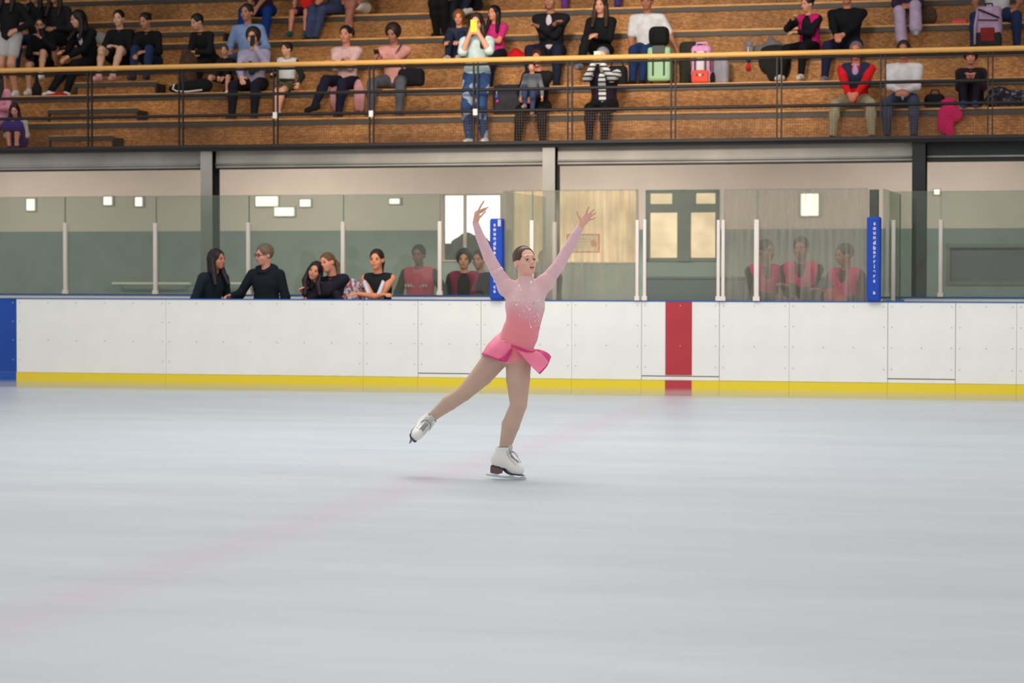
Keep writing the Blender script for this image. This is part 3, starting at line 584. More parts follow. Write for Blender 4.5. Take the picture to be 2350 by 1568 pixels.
    o=link('person',sdfmesh('body',body,h,.03*s),None,skin(tuple(min(245,int(x*1.08+8)) for x in sk)),M); tag(o,label,'person')
    # clothes
    tc,sl=top; tm=tc if not isinstance(tc,tuple) else cloth(tc); g=.013
    hz=P0-sd*(.07 if hem is None else hem)*s
    pt=[ell(P0+sd*((.03 if pose=='sit' else .0)-(.03 if hem is None else -hem*.4))*s,A((.157*b,.118*b,.075 if pose=='sit' else .085))*s,TR,.05*s)]
    sp=[grow(p,g*s) for p in pt+tor]; 
    for l in up:
        if sl>=1: sp+=[grow(l[0],.013*s),cap(l[1][1],l[1][2]+.012*s,l[1][1]+(l[1][3]-l[1][1])*.9,l[1][4]+.013*s)]
        elif sl>0: sp+=[cap(l[0][1],l[0][2]+.013*s,l[0][1]+(l[0][3]-l[0][1])*sl,l[0][4]+.022*s)]
    if neck!='bare':
        so=link('top',sdfmesh('top',sp,h,.035*s,subs=[grow(nk,.006*s)] if neck!='high' else [],planes=[]),o,tm); 
        co=MB().tube([tuple(nb+A((math.cos(t)*.062,-.012+math.sin(t)*.058,.012-.03*(-math.sin(t)*.5+.5)))*s) for t in np.linspace(0,2*PI,15)],.011*s,6,False).obj('collar',tm if not (vest and len(vest)>2) else cloth(vest[2]),so,smooth=True)
    if shirt:
        for nm_,qq,rr in [('shirt_front',nb-sd*.115*s-bk*.112*s,(.036*b,.022,.105))]+([('shirt_hem',P0+sd*.05*s-bk*.125*s,(.07,.03,.035))] if len(shirt)>3 else []): link(nm_,sdfmesh(nm_,[ell(qq,A(rr)*s,TR)],.009,.01),o,cloth(tuple(shirt[:3])))
    if vest:
        vp=[grow(p,.03*s) for p in tor+pel]
        subs=[grow(nk,.02*s)]+([ell(ch+(-bk*.16-sd*.10)*s,A((vest[1],.12,.42))*s,TR)] if vest[1]>0 else [ell(nb+(-bk*.10-sd*.03)*s,A((.055,.09,.12))*s,TR)] if vest[1]<0 else [])
        link('vest',sdfmesh('vest',vp,h,.04*s,subs=subs,planes=[(P0-sd*(.09 if vest[1]>0 else -.11 if vest[1]==0 else -.17)*s,-sd)]),o,cloth(vest[0]) if isinstance(vest[0],tuple) else vest[0])
    lk,lc=legs; lm=lc if not isinstance(lc,tuple) else cloth(lc)
    lp=[ell(P0-sd*.012*s,A((.164*b,.124*b,.10))*s,TR,.05*s)]
    if lk=='long': 
        for l in leg: lp+=[grow(p,.015*s) for p in l]
    elif lk=='shorts':
        for l in leg: lp+=[cap(l[0][1],l[0][2]+.016*s,l[0][1]+(l[0][3]-l[0][1])*.62,l[0][4]+.035*s)]
    elif lk=='wide':
        for l in leg: lp+=[grow(l[0],.02*s),cap(l[1][1],l[1][2]+.02*s,l[2][3]+A((0,0,.03)),.085*s)]
    elif lk=='skirt':
        for l in leg: lp+=[cap(l[0][1],l[0][2]+.02*s,l[0][3],l[0][4]+.06*s)]
        lp+=[cap(leg[0][0][3],.08*s,leg[1][0][3],.08*s,.08*s)]
    if lk!='bare':
        nm={'long':'trousers','shorts':'shorts','wide':'trousers','skirt':'skirt'}[lk]
        link(nm,sdfmesh(nm,lp,h,.03*s),o,lm)
    if shoes is not None:
        for x in sho: link('shoe',sdfmesh('shoe',[grow(p,.011*s) for p in x],h,.02*s,planes=[(x[0][1]-A((0,0,.036*s)),(0,0,-1))] if not feet else []),o,cloth(shoes))
    # hair
    st,hcol=hair; hm=hairm(hcol); e=lambda p,r,k=.012:ell(T(*p),A(r)*sh_,R,k*s)
    hb={'short':.010,'tied':.007,'long':.013,'curly':.028,'bun':.007}[st]
    hp=[e((0,.016,.034),(.074+hb,.093+hb,.084+hb))]; hs=[e((0,-.078,-.038),(.066,.072,.088)),e((0,-.10,.03),(.052,.05,.052))]
    if st in('short','tied','bun'): hs+=[e((0,-.02,-.10),(.2,.12,.075)),e((.085,-.02,-.03),(.03,.04,.05)),e((-.085,-.02,-.03),(.03,.04,.05))]
    if st=='tied': hp+=[cap(T(0,.10,.05),.03*s,T(.02,.135,-.03),.032*s),cap(T(.02,.135,-.03),.032*s,T(.03,.10,-.17),.018*s)]
    if st=='bun': hp+=[e((0,.11,.06),(.042,.04,.042))]
    if st=='long':
        for sx in (-1,1): hp+=[cap(T(sx*.072,.015,.0),.036*s,T(sx*.085,.0,-.14)-A((0,.01,0))*s,.038*s),cap(T(sx*.085,.0,-.14)-A((0,.01,0))*s,.038*s,hc+A((sx*.10,-.095,-.30))*s,.026*s)]
        hp+=[cap(T(0,.06,-.0),.075*s,T(0,.075,-.2),.06*s)]; hs=[e((0,-.078,-.038),(.058,.072,.088)),e((0,-.10,.03),(.052,.05,.052)),cap(T(0,-.06,-.1),.05*s,hc+A((0,-.14,-.3))*s,.06*s)]
    link('hair',sdfmesh('hair',hp,h*.9,.02*s,subs=hs),o,hm)
    if face:
        for sx in (-1,1):
            link('eye',EYEME,o,None,m4(R,T(sx*.030,-.082,.0))@Matrix.Scale(s*1.15,4)); link('eyebrow',BROWME,o,None,m4(R,T(sx*.031,-.086,.021))@Matrix.Scale(s,4))
        link('mouth',MOUTHME,o,None,m4(R,T(0,-.094,-.057))@Matrix.Scale(s,4))
    if spec:
        mb=MB()
        for sx in (-1,1): mb.tube([tuple(T(sx*.031+.022*math.cos(t),-.097,.0+.017*math.sin(t))) for t in np.linspace(0,2*PI,13)],.0028*s,5,False); mb.tube([T(sx*.053,-.095,.004),T(sx*.078,-.0,.0)],.0028*s,5)
        mb.tube([T(-.009,-.097,.004),T(.009,-.097,.004)],.0028*s,5); mb.obj('spectacles',GLASSF,o)
    o['_m']=0; del o['_m']
    info=dict(o=o,M=M,T=T,R=R,hc=hc,s=s,hands=[(f[1],f[2]) for f in fo],nb=nb,P0=P0,ch=ch,ank=ank); 
    if key: PEOPLE[key]=info
    return info
SK=(186,134,106); SK2=(160,110,84); SK3=(200,150,126)
# hand presets in metres from the seat edge point
LAP=((-.06,-.12,.24),(.06,-.12,.24)); KN=((-.13,-.24,.20),(.13,-.24,.20)); CLASP=((-.035,-.30,.16),(.035,-.30,.16)); CROSS=((.10,-.11,.42),(-.10,-.12,.40)); PH=((-.05,-.30,.44),(.05,-.30,.44))
P=person
# --- stand, left block
P('bare-legged person in pale grey shorts standing at the far left of the stand',33,2,'stand',1.0,0,top=((22,22,26),1),legs=('shorts',(176,172,170)),hands=((-.20,-.05,.80),(.16,-.12,.95)),hair=('long',(30,20,20)),hem=-.02,shoes=(200,198,196),foot=.08,dv=.05)
P('person in a black top and blue jeans sitting high behind the sunglasses girl',84,4,top=((24,22,26),1),legs=('long',(38,56,92)),hands=((-.1,-.2,.3),(.05,-.22,.62)),hair=('long',(28,20,20)),sk=SK2)
P('girl in sunglasses and black jacket holding a phone to her mouth, one bare leg crossed',101,3,s=.88,yaw=.12,top=((20,20,24),1),legs=('shorts',(20,20,24)),hands=((-.05,-.12,.26),(.10,-.22,.50)),head=(.25,-.1,0),spec=True,hair=('bun',(26,20,20)),shoes=(222,220,216),feet=((-.10,-.28,-.35),(.16,-.42,-.10)),sk=SK,key='sung',lean=.25)
P('woman with long brown hair in a black jacket sitting above the girl in sunglasses',136,4,top=((38,36,40),1),legs=('skirt',(20,18,22)),hair=('long',(44,26,22)),hands=LAP,sk=SK2,shoes=(60,50,50),fy=-.28,lean=.25)
P('woman in a black blazer leaning left with bare ankles and white shoes',205,3,yaw=-.25,lean=.4,side=-.1,top=((16,16,20),1),vest=None,legs=('long',(18,18,22)),hair=('long',(24,18,20)),head=(-.5,-.2,0),hands=((-.16,-.34,.22),(-.06,-.30,.16)),shoes=(226,224,220),foot=.14,fy=-.46,feet=((-.26,-.46,-.34),(-.10,-.30,-.345)),sk=SK,key='blazer',shirt=(214,204,200))
P('girl in a black jacket with long bare legs and pinkish shoes on the half step',280,3,top=((20,20,24),1),legs=('shorts',(18,18,22)),hair=('bun',(24,18,18)),head=(.1,-.05,0),hands=((-.16,-.26,.24),(.06,-.20,.30)),shoes=(204,150,146),knee=.22,feet=((-.15,-.36,-.13),(.07,-.36,-.13)),sk=(190,146,118),lean=.2,s=.96)
P('girl in a black jacket and blue jeans sitting beside the bare-legged girl',347,3,top=((18,18,22),1),legs=('long',(34,48,78)),hair=('bun',(28,20,18)),head=(-.25,-.25,0),hands=((-.10,-.28,.17),(.09,-.26,.22)),shoes=(60,50,60),feet=((-.09,-.36,-.13),(.14,-.36,-.13)),lean=.38,sk=SK2,s=.92)
P('boy in black leaning forward, looking down, left of the man in light blue',474,3,yaw=-.3,lean=.5,top=((24,24,28),1),legs=('long',(24,24,28)),hair=('short',(26,20,18)),head=(-.3,-.3,0),hands=((-.04,-.28,.20),(.06,-.28,.20)),sk=SK,s=.9)
P('small child with bare shins and white shoes, left of the lavender cardigan woman',517,2,s=.62,top=((22,22,24),1),legs=('shorts',(24,24,26)),hair=('short',(70,62,60)),hands=((-.02,-.2,.26),(.06,-.2,.24)),shoes=(220,220,216),knee=.24,foot=.2,dv=.28,feet=((-.26,-.36,-.0),(.26,-.36,-.0)),hip=(.25,.34))
P('man in a light blue shirt sitting behind the woman in the lavender cardigan',569,3,top=((128,150,192),1),legs=('long',(60,80,110)),hair=('short',(40,32,30)),head=(-.15,0,0),hands=((-.2,-.1,.2),(.2,-.1,.2)),sk=SK2,build=1.12)
P('woman in a lavender grey cardigan and dark scarf holding a phone to her cheek',583,2,top=((166,156,178),1),legs=('long',(26,26,34)),hair=('curly',(48,32,26)),head=(.1,0,0),hands=((-.06,-.20,.17),(.13,-.16,.58)),knee=.2,foot=.16,shoes=(70,46,50),sk=(196,140,106),build=1.08,neck='open',key='scarf')
P('boy in a white shirt with dark sleeves and camouflage shorts looking to the left',658,2,s=.76,side=.05,top=((28,40,38),1),vest=((214,212,206),0),legs=('shorts',speckle('camouflage',[(70,66,44),(110,100,70),(48,44,34),(90,76,54)],22)),hair=('short',(26,18,18)),head=(-.6,0,0),hands=((-.2,-.05,.30),(.30,-.05,.12)),shoes=(198,202,208),feet=((-.02,-.34,-.43),(.03,-.36,-.40)),sk=(196,142,112),key='boy')
P('person in bright blue trousers above the man in light blue, cut by the frame top',606,5,top=((60,46,60),.5),legs=('long',(18,54,124)),hands=((-.03,-.36,.08),(.06,-.36,.08)),lean=.45,sk=SK2,shoes=(160,110,90),knee=.24,foot=.18)
P('child in a bright red shirt and dark shorts with green shoes high in the stand',705,5,s=.74,top=((226,42,36),.5),legs=('shorts',(44,30,60)),hands=((-.22,.05,.1),(.22,.05,.1)),shoes=(40,96,84),knee=.16,foot=.14,feet=((-.19,-.30,-.35),(.12,-.30,-.35)),sk=(190,120,96))
P('person in grey blue jeans with folded hands sitting right of the child in red',765,5,yaw=-.2,top=((60,66,86),.4),legs=('long',(62,72,104)),hands=((-.04,-.30,.2),(.02,-.32,.18)),sk=(180,112,88),shoes=(40,36,40),feet=((-.2,-.3,-.34),(-.1,-.26,-.34)))
P('person in white shorts with crossed legs and strappy brown boots high in the stand',822,5,top=((200,196,184),.5),legs=('shorts',(222,220,208)),hands=((-.16,-.1,.2),(.16,-.1,.2)),shoes=(70,34,30),feet=((.05,-.36,-.26),(-.02,-.4,-.24)),sk=(140,86,70),knee=.1)
P('woman in a pale pink blouse with crossed legs and a pointed black shoe',795,2,top=((206,168,164),1),legs=('long',(24,26,44)),hair=('bun',(26,20,20)),hands=((.05,-.20,.38),(-.05,-.22,.36)),shoes=(22,22,24),feet=((-.24,-.48,-.22),(.03,-.30,-.345),(-1,-.4,-.45),(0,-1,-.1)),sk=(176,116,92),neck='open',key='pinkblouse')
P('person in a dusty pink sweater and grey trousers looking down at a phone',905,2,top=((206,144,134),1),legs=('long',(82,82,90)),hair=('curly',(40,24,22)),head=(-.15,-.3,0),hands=((-.14,-.30,.40),(-.04,-.31,.40)),knee=.24,foot=.2,lean=.12,build=1.1,sk=(140,92,74),shoes=(60,60,64),key='pinksw')
P('person in black trousers standing in the upper rows, only legs in view',1017,4,'stand',1.0,top=((18,18,20),1),legs=('long',(16,16,18)),hands=((-.25,0,.8),(.25,0,.8)),shoes=(22,22,22),foot=.06)
P('person in navy with one light grey shoe crossed over the knee, top row',1078,5,top=((24,26,36),1),legs=('long',(26,30,44)),hands=LAP,shoes=(176,170,164),feet=((-.14,-.3,-.34),(.06,-.42,-.02),(0,-1,0),(.9,-.3,.2)),knee=.2)
P('girl with curly fair hair hugging her knees left of the woman photographing',1047,3,s=.82,top=((44,52,74),1),legs=('long',(32,40,60)),hair=('curly',(120,72,40)),head=(.15,-.05,0),hands=((-.12,-.08,.30),(.12,-.08,.30)),feet=((-.09,-.06,.08),(.09,-.06,.08)),hip=(.38,.115),shoes=(176,168,166),sk=(196,128,96))
P('girl with long black hair in a magenta shirt sitting behind the woman photographing',1133,3,s=.86,yaw=-.2,top=((196,44,112),.6),legs=('long',(24,24,40)),hair=('long',(22,14,16)),head=(-.2,.05,0),hands=((-.14,-.2,.28),(.0,-.22,.3)),sk=(196,124,96))
P('woman in a mint shirt and ripped jeans standing at the railing with a yellow phone',1100,0,'stand',1.03,0,lean=0,top=((196,214,210),.95),hem=.12,legs=('long',speckle('ripped_denim',[(44,66,106),(48,72,114),(40,60,98),(46,70,110),(50,76,118),(44,66,106),(150,160,176)],12)),hair=('long',(44,28,26)),head=(.12,-.05,0),hands=((-.015,-.27,1.35),(.10,-.27,1.35)),shoes=(216,214,204),foot=.10,curl=.6,palm=((.3,.6,.3),(-.3,.6,.3)),sk=(192,134,108),key='photo')
P('man in a black blazer over a white shirt sitting with folded arms',1263,3,top=((24,24,28),1),legs=('long',(26,30,50)),hair=('short',(60,52,50)),shirt=(206,190,196,1),hands=CROSS,knee=.2,foot=.18,build=1.15,sk=(150,100,76),key='suit',s=1.07)
P('woman in a black cardigan sitting at the walkway with a toddler on her lap',1234,1,top=((28,26,28),1),legs=('long',(24,22,22)),hair=('curly',(44,22,20)),head=(.05,0,0),hands=((-.14,-.24,.22),(.03,-.27,.22)),foot=.17,shoes=(24,24,26),sk=(190,118,92),neck='open',s=.96)
P('toddler in a grey sweater sitting on the lap of the woman in the black cardigan',1224,1,s=.56,top=((112,114,118),1),legs=('long',(56,64,96)),hair=('short',(24,18,18)),hands=((-.26,-.16,.04),(.34,-.18,.16)),dv=-.32,hip=(.12,.42),feet=((-.06,-.36,.16),(.12,-.36,.0)),shoes=(150,130,120),sk=(204,142,112),head=(.1,-.15,0))
P('woman with long streaked hair in a black jacket sitting between the two shirted men',1379,3,top=((20,20,24),1),legs=('long',(22,22,24)),hair=('long',(52,36,28)),hands=((-.08,-.16,.30),(.0,-.18,.28)),feet=((-.18,-.44,-.12),(.05,-.3,-.34)),shoes=(110,110,120),sk=(194,134,108),head=(-.1,0,0),s=.95)
P('grey-haired woman in striped shirt and dark vest holding up a white phone',1385,1,top=(stripes('striped_shirt',((222,220,216),(40,52,58),.62),17),1),vest=((38,26,44),.055),legs=('long',(18,18,22)),hair=('short',(134,130,134)),hands=((-.05,-.24,.64),(.05,-.24,.64)),head=(0,-.1,0),knee=.12,foot=.1,build=1.1,lean=.12,sk=(206,150,118),palm=((.3,.6,.3),(-.3,.6,.3)),key='striped',h=.014,s=.97)
P('man in a white short-sleeved shirt and jeans beside the green suitcase',1485,3,top=((208,206,208),.75),legs=('long',(28,50,92)),hair=('short',(50,40,38)),hands=((-.18,-.02,.04),(.42,.12,.06)),foot=.09,feet=((-.12,-.28,-.345),(.02,-.32,-.345)),knee=.1,build=1.15,sk=(146,92,68),shoes=(34,20,22),neck='open')
P('girl in a black and pink sports jacket sipping a drink, white shoes',1850,3,s=.87,yaw=-.3,lean=.12,top=((18,18,24),1),legs=('long',(14,14,18)),hair=('bun',(24,20,22)),head=(-.35,-.1,0),hands=((-.10,-.24,.50),(-.03,-.24,.30)),feet=((-.26,-.30,-.345),(.06,-.28,-.345)),shoes=(196,190,180),vest=((190,22,100),.10),sk=(186,128,102),key='sip')
P('large person in a black jacket with clasped hands beside the girl in black and pink',1943,3,top=((16,16,20),1),legs=('long',(28,30,56)),hair=('short',(40,34,34)),hands=((-.10,-.26,.20),(-.03,-.27,.18)),foot=.2,feet=((-.24,-.3,-.34),(.16,-.3,-.34)),knee=.22,build=1.25,sk=(170,108,84),shoes=(110,104,108))
P('elderly man in a red jacket with a navy vest and khaki corduroy trousers',1964,1,top=((206,22,30),1),shirt=(176,150,184),vest=((36,44,66),-1,(190,168,196)),legs=('long',mat('corduroy',(150,142,112),.9,0,.2,30,.2,stretch=(1,1,.05))),hair=('short',(110,92,88)),hands=((-.045,-.24,.17),(.045,-.24,.17)),knee=.26,foot=.25,build=1.15,sk=(176,100,80),shoes=(22,24,26),s=.97)
P('person in a white zipped jacket and slate blue trousers at the right of the walkway',2073,1,top=((206,200,200),1),legs=('long',(58,66,88)),hair=('short',(44,24,26)),hands=((-.01,-.17,.21),(.04,-.17,.21)),foot=.17,knee=.19,fy=-.26,build=1.15,sk=(150,92,72),shoes=(20,20,24),s=.97)
P('curly-haired person in a dark maroon jacket hugging raised knees, bright blue socks',2226,1,s=.87,top=((46,26,38),1),legs=('long',(22,20,30)),hair=('curly',(20,16,18)),hands=((-.02,-.02,.42),(.05,-.02,.42)),feet=((-.08,-.0,.085),(.08,-.0,.085)),hip=(.40,.115),lean=.25,shoes=(36,76,170),sk=(180,116,92))
P('person in wide lavender trousers with one leg crossed in the upper row',2082,4,top=((58,40,64),1),legs=('wide',(176,156,182)),hands=((-.02,-.18,.24),(.05,-.2,.24)),feet=((-.04,-.3,-.25),(.16,-.46,-.12)),shoes=(150,156,156),sk=(160,100,80),hair=('long',(30,22,24)))
P('person in a pale t-shirt and dark jeans with knees wide apart around a lavender backpack',2287,4,top=((196,192,198),.5),legs=('long',(34,46,78)),hands=((-.26,-.12,.18),(.26,-.12,.18)),knee=.36,foot=.28,build=1.2,sk=(150,96,76),hair=('short',(30,24,24)))
P('little girl with long dark hair in a white top and purple skirt at lower left',52,1,s=.70,lean=.3,top=((206,198,196),1),legs=('skirt',(62,40,120)),hair=('long',(36,22,28)),head=(.3,-.4,0),hands=((-.04,-.2,-.22),(.0,-.2,-.24)),fy=-.28,dv=-.22,hip=(.03,-.40),feet=((-.03,-.34,-.52),(.12,-.34,-.52)),shoes=(50,30,60),sk=(196,132,108),key='lgirl')
P('child in pink at the far left edge behind the railing, mostly out of frame',-2,1,s=.8,top=((214,140,160),1),legs=('long',(206,150,176)),hair=('long',(30,20,24)),shoes=(190,120,150),sk=SK)
P('person in purple trousers in the top row above the man in the black blazer',1292,6,top=((90,50,110),1),legs=('long',(104,50,130)),shoes=(100,60,120))
P('person in navy and purple in the top row above the woman with streaked hair',1412,6,top=((50,44,84),1),legs=('long',(66,54,120)),shoes=(60,50,100))
# --- at the boards
def floorp(px,v): return (WU(px,v,640),v,0.06)
P('woman with long dark ponytail in a black jacket turned right, standing at the boards',488,pose='stand',s=1.0,yaw=1.05,loc=floorp(480,.5),lean=.20,side=.0,top=((28,38,46),1),legs=('long',(30,32,38)),hair=('long',(34,22,26)),head=(.25,.05,0),hands=((-.19,-.14,.80),(.17,-.16,.80)),sk=(170,110,84),hem=.1,h=.012)
P('fair-haired person in spectacles and a black hooded jacket gesturing left at the boards',610,pose='stand',s=1.03,yaw=-.15,loc=floorp(612,.5),lean=.04,top=((26,32,38),1),legs=('long',(30,30,34)),hair=('short',(110,92,74)),head=(-.55,-.08,0),hands=((-.34,-.30,1.02),(.20,-.05,.78)),sk=(196,132,112),spec=True,hem=.12,build=1.12,h=.012,key='hood')
P('dark-haired girl resting her cheek against her fair-haired friend at the boards',739,pose='stand',s=.93,loc=floorp(752,.66),lean=.40,side=-.14,top=((44,40,54),1),legs=('long',(30,30,36)),hair=('long',(34,22,24)),head=(.1,.05,.28),hands=((.02,-.34,1.0),(.16,-.34,1.0)),sk=(198,128,100),h=.012,hem=.1)
P('fair-haired girl in a black jacket hugging the dark-haired girl, backpack on her back',768,pose='stand',s=.99,yaw=-.3,loc=floorp(788,.72),lean=.34,side=-.12,top=((34,32,44),1),legs=('long',(30,30,36)),hair=('tied',(110,74,46)),head=(-.1,-.05,-.25),hands=((-.30,-.40,1.12),(-.24,-.42,1.04)),sk=(202,132,104),h=.012,hem=.1,key='hug')
P('girl in a sleeveless black and white top leaning on her crossed forearms on the boards',874,pose='stand',s=1.0,loc=floorp(874,.46),lean=.22,top=((30,34,36),0),legs=('long',(26,26,30)),hair=('tied',(44,28,24)),head=(0,0,0),hands=((.13,-.34,1.075),(-.13,-.37,1.085)),sk=(204,130,92),h=.011,hem=.1,key='leo')
P('person in a pink vest with pale lettering across it, seen through the glass',965,pose='stand',s=1.04,loc=floorp(965,2.6),top=((84,72,60),1),vest=((250,96,130),0),legs=('long',(110,30,60)),hair=('short',(50,40,38)),hands=((-.18,-.12,.9),(.18,-.12,.9)),sk=(150,100,84),build=1.1,key='pinkvest')
P('dark-haired person in black with pink trim behind the clear glass left of the padded post',1064,pose='stand',s=1.0,yaw=.2,loc=floorp(1066,2.7),top=((22,22,28),1),vest=((120,24,60),.1),legs=('long',(22,20,24)),hair=('curly',(22,20,22)),hands=((-.08,-.2,1.0),(.08,-.2,1.0)),sk=(190,130,96))
P('person in dark clothes half hidden behind the left padded post, seen through clear glass',1104,pose='stand',s=1.0,yaw=-.2,loc=floorp(1106,2.95),top=((26,24,28),1),legs=('long',(22,20,24)),hair=('short',(60,50,48)),hands=((-.1,-.2,1.0),(.1,-.2,1.0)),sk=(160,110,90))
P('dark-haired person behind streaky glass just right of the skater head',1254,pose='stand',s=1.0,loc=floorp(1253,3.4),top=((36,38,44),1),legs=('long',(26,26,30)),hair=('short',(52,44,42)),sk=(140,110,92))
P('official in a pink and black jacket half hidden by the wide white post, looking right',1752,pose='stand',s=1.06,yaw=.5,loc=floorp(1752,1.0),top=((30,30,36),1),vest=((236,50,120),-1),legs=('long',(24,24,30)),hair=('short',(60,54,50)),head=(.4,0,0),hands=((.05,-.25,1.0),(.28,-.25,1.0)),sk=(150,104,92),h=.013)
P('official in a pink and black jacket standing with folded arms behind the glass',1840,pose='stand',s=1.08,loc=floorp(1840,1.0),top=((26,28,32),1),vest=((236,50,120),-1),legs=('long',(24,24,30)),hair=('short',(62,54,50)),head=(-.05,-.05,0),hands=((.12,-.16,1.06),(-.12,-.18,1.10)),sk=(160,110,88),build=1.08,h=.013)
P('official in a pink and black jacket looking left beside the right padded post',1942,pose='stand',s=1.03,yaw=-.3,loc=floorp(1944,.95),top=((48,24,36),1),vest=((236,50,120),-1),legs=('long',(24,24,30)),hair=('short',(60,50,48)),head=(-.6,-.1,0),hands=((-.14,-.24,.98),(.1,-.26,1.0)),sk=(170,110,82),h=.013)
# ================================================================== the skater
def px(n): return n/339.6
SKIN_S=mat('skater_skin',(232,180,158),.5,0,.05,20,.3)
def sk(a,ra,b,rb,k=None): return cap(S(*a),px(ra),S(*b),px(rb),k)
# feet and legs
AN1=(1157.5,1046,.0); AN2=(987,961,.24)
legR=[sk((1190,818,.0),29.5,(1189,872,-.03),26,.02),sk((1189,872,-.03),26.5,(1190,930,-.06),18.5,.006),sk((1190,930,-.06),18,(1172,976,-.02),19.5,.006),sk((1172,976,-.02),19.8,(1160,1022,.03),13,.006),sk((1160,1022,.03),12.6,(1157,1052,.03),12,.006)]
legL=[sk((1146,812,.03),29,(1106,862,.06),24,.02),sk((1106,862,.06),23.5,(1064,903,.08),17.5,.006),sk((1064,903,.08),17,(1031,925,.14),17,.006),sk((1031,925,.14),17,(1000,950,.22),11.5,.006),sk((1000,950,.22),11,(985,964,.27),10.5,.006)]
def skm(M3,*v): return A(M3)@A(v,float)
TR=rot(0,0,.30)     # pelvis tipped
pelvis=[ell(S(1178,799,.0),(px(45),.105,px(31)),TR,.04),ell(S(1181,815,-.01),(px(27),.085,px(22)),None,.03),ell(S(1160,800,.06),(px(36),.10,px(32)),TR,.04)]
TC=rot(0,.0,.10)
torso=[ell(S(1193,768,-.01),(px(40.5),.093,px(34)),TR,.05),ell(S(1203,735,-.02),(px(37),.088,px(36)),TC,.05),ell(S(1205,702,-.02),(px(44),.10,px(36)),TC,.05),
 ell(S(1188,700,-.085),(px(15),.035,px(14)),None,.04),ell(S(1222,699,-.085),(px(15),.035,px(14)),None,.04),
 ell(S(1208,676,-.01),(px(42),.088,px(22)),None,.04),sk((1180,663,0),13,(1236,661,0),13,.04)]
armR=[sk((1176,667,.0),17.5,(1163,660,.0),17.5,.03),sk((1163,660,0),17.5,(1140,624,-.01),13.5,.02),sk((1140,624,-.01),13.5,(1122,590,-.01),12.2,.006),sk((1122,590,-.01),12.2,(1102,544,-.02),9.2,.006),sk((1102,544,-.02),9,(1091,511,-.02),5.8,.006)]
armL=[sk((1234,664,.0),17,(1252,648,.0),17,.03),sk((1252,648,0),16.5,(1281,611,-.01),12.8,.02),sk((1281,611,-.01),12.6,(1303,572,-.01),11.8,.006),sk((1303,572,-.01),11.8,(1321,540,-.02),9.3,.006),sk((1321,540,-.02),9.2,(1333,519,-.02),7.2,.006)]
def fing(pts,r=2.8,k=.003):
    out=[]; n=len(pts)-1
    for i in range(n): out.append(sk(pts[i],r*(1-.10*i),pts[i+1],r*(1-.10*(i+1)),k if i else .008))
    return out
HR3=np.stack([unit(S(1352,507,0)-S(1333,497,0)),A((0,1,0)),unit(S(1347,490,0)-S(1334,519,0))],1)
handL=[ell(S(1341,505,-.02),(px(10.5),px(4.6),px(13.5)),HR3,.012),sk((1333,519,-.02),6.8,(1337,510,-.02),7,.01)]
handL+=fing([(1342.5,496,-.02),(1347,485,-.03),(1351.2,474.5,-.035)])+fing([(1347,497,-.02),(1355,488.5,-.035),(1362.6,480.8,-.04)])+fing([(1349.5,500.5,-.02),(1358,494.5,-.035),(1366,489,-.04)])+fing([(1350,505.5,-.02),(1359,503,-.03),(1366.8,499.6,-.035)],2.35)+fing([(1335,510,-.03),(1329.3,499,-.045),(1325.6,491.5,-.05),(1323.6,485,-.05)],2.8)
HL3=np.stack([unit(A((.5,.8,.1))),unit(A((.8,-.5,-.1))),unit(S(1097,486,0)-S(1091,510,0))],1)
handR=[ell(S(1094.5,497,-.02),(px(9.5),px(5.2),px(13.5)),HL3,.01),sk((1090.5,511,-.02),5.6,(1092.5,502,-.02),6.3,.01)]
handR+=fing([(1097,486,-.03),(1102.5,474.5,-.04),(1110.2,461.8,-.045)],2.5)+fing([(1098.5,486,-.01),(1108,480.2,-.02),(1114,478.6,-.03),(1120.4,475.6,-.035)],2.4)+fing([(1098.5,488,.01),(1108,483,.0),(1116,480,-.01)],2.3)+fing([(1098,490,.03),(1106,486.5,.03),(1112.5,483,.02)],2.1)+fing([(1095.5,503,-.04),(1103.5,496.5,-.055),(1109,490.5,-.055),(1114,485.6,-.05)],2.7)
# head
HS=.905; HRt=rot(.50,.20,-.03); HC=S(1205.0,601.5,.0)
def hT(*p): return HC+HRt@(A(p,float)*HS)
hprim=[]
E=lambda p,r,k=.012:ell(hT(*p),A(r)*HS,HRt,k*HS)
hprim=[E((0,.012,.03),(.074,.093,.083)),E((0,-.022,-.028),(.056,.063,.070),.03),E((0,-.048,-.084),(.027,.030,.022),.035),E((0,-.042,-.062),(.037,.042,.032),.03),
 E((0,-.081,-.052),(.024,.013,.014),.015),E((.035,-.056,-.026),(.022,.024,.022),.02),E((-.035,-.056,-.026),(.022,.024,.022),.02),E((0,-.074,.026),(.05,.016,.012),.016),
 cap(hT(0,-.086,.008),.006*HS,hT(0,-.105,-.026),.0095*HS,.010),E((.0105,-.094,-.029),(.0075,.009,.007),.006),E((-.0105,-.094,-.029),(.0075,.009,.007),.006)]
for sx in (-1,1): hprim+=[E((sx*.0725,.016,-.014),(.007,.017,.028),.006),E((sx*.077,.022,-.008),(.006,.014,.02),.004),E((sx*.030,-.080,.003),(.014,.008,.0075),.006)]
neck=[cap(S(1206,655,.0),px(18),hT(0,.02,-.055),.047*HS*1.05,.02)]
hsub=[]
for sx in (-1,1): hsub.append(ell(hT(sx*.076,.002,-.012),(.003,.007,.012),HRt))
for sx in (-1,1): hsub.append(ell(hT(sx*.0065,-.101,-.0385),A((.0032,.005,.004)),HRt))
body=sdfmesh('skater',legR+legL+pelvis+torso+armR+armL+handL+handR+hprim+neck,.0045,.03,subs=hsub)
sko=link('person',body,None,SKIN_S); tag(sko,'figure skater in a pink dress gliding on one leg with both arms raised','person')
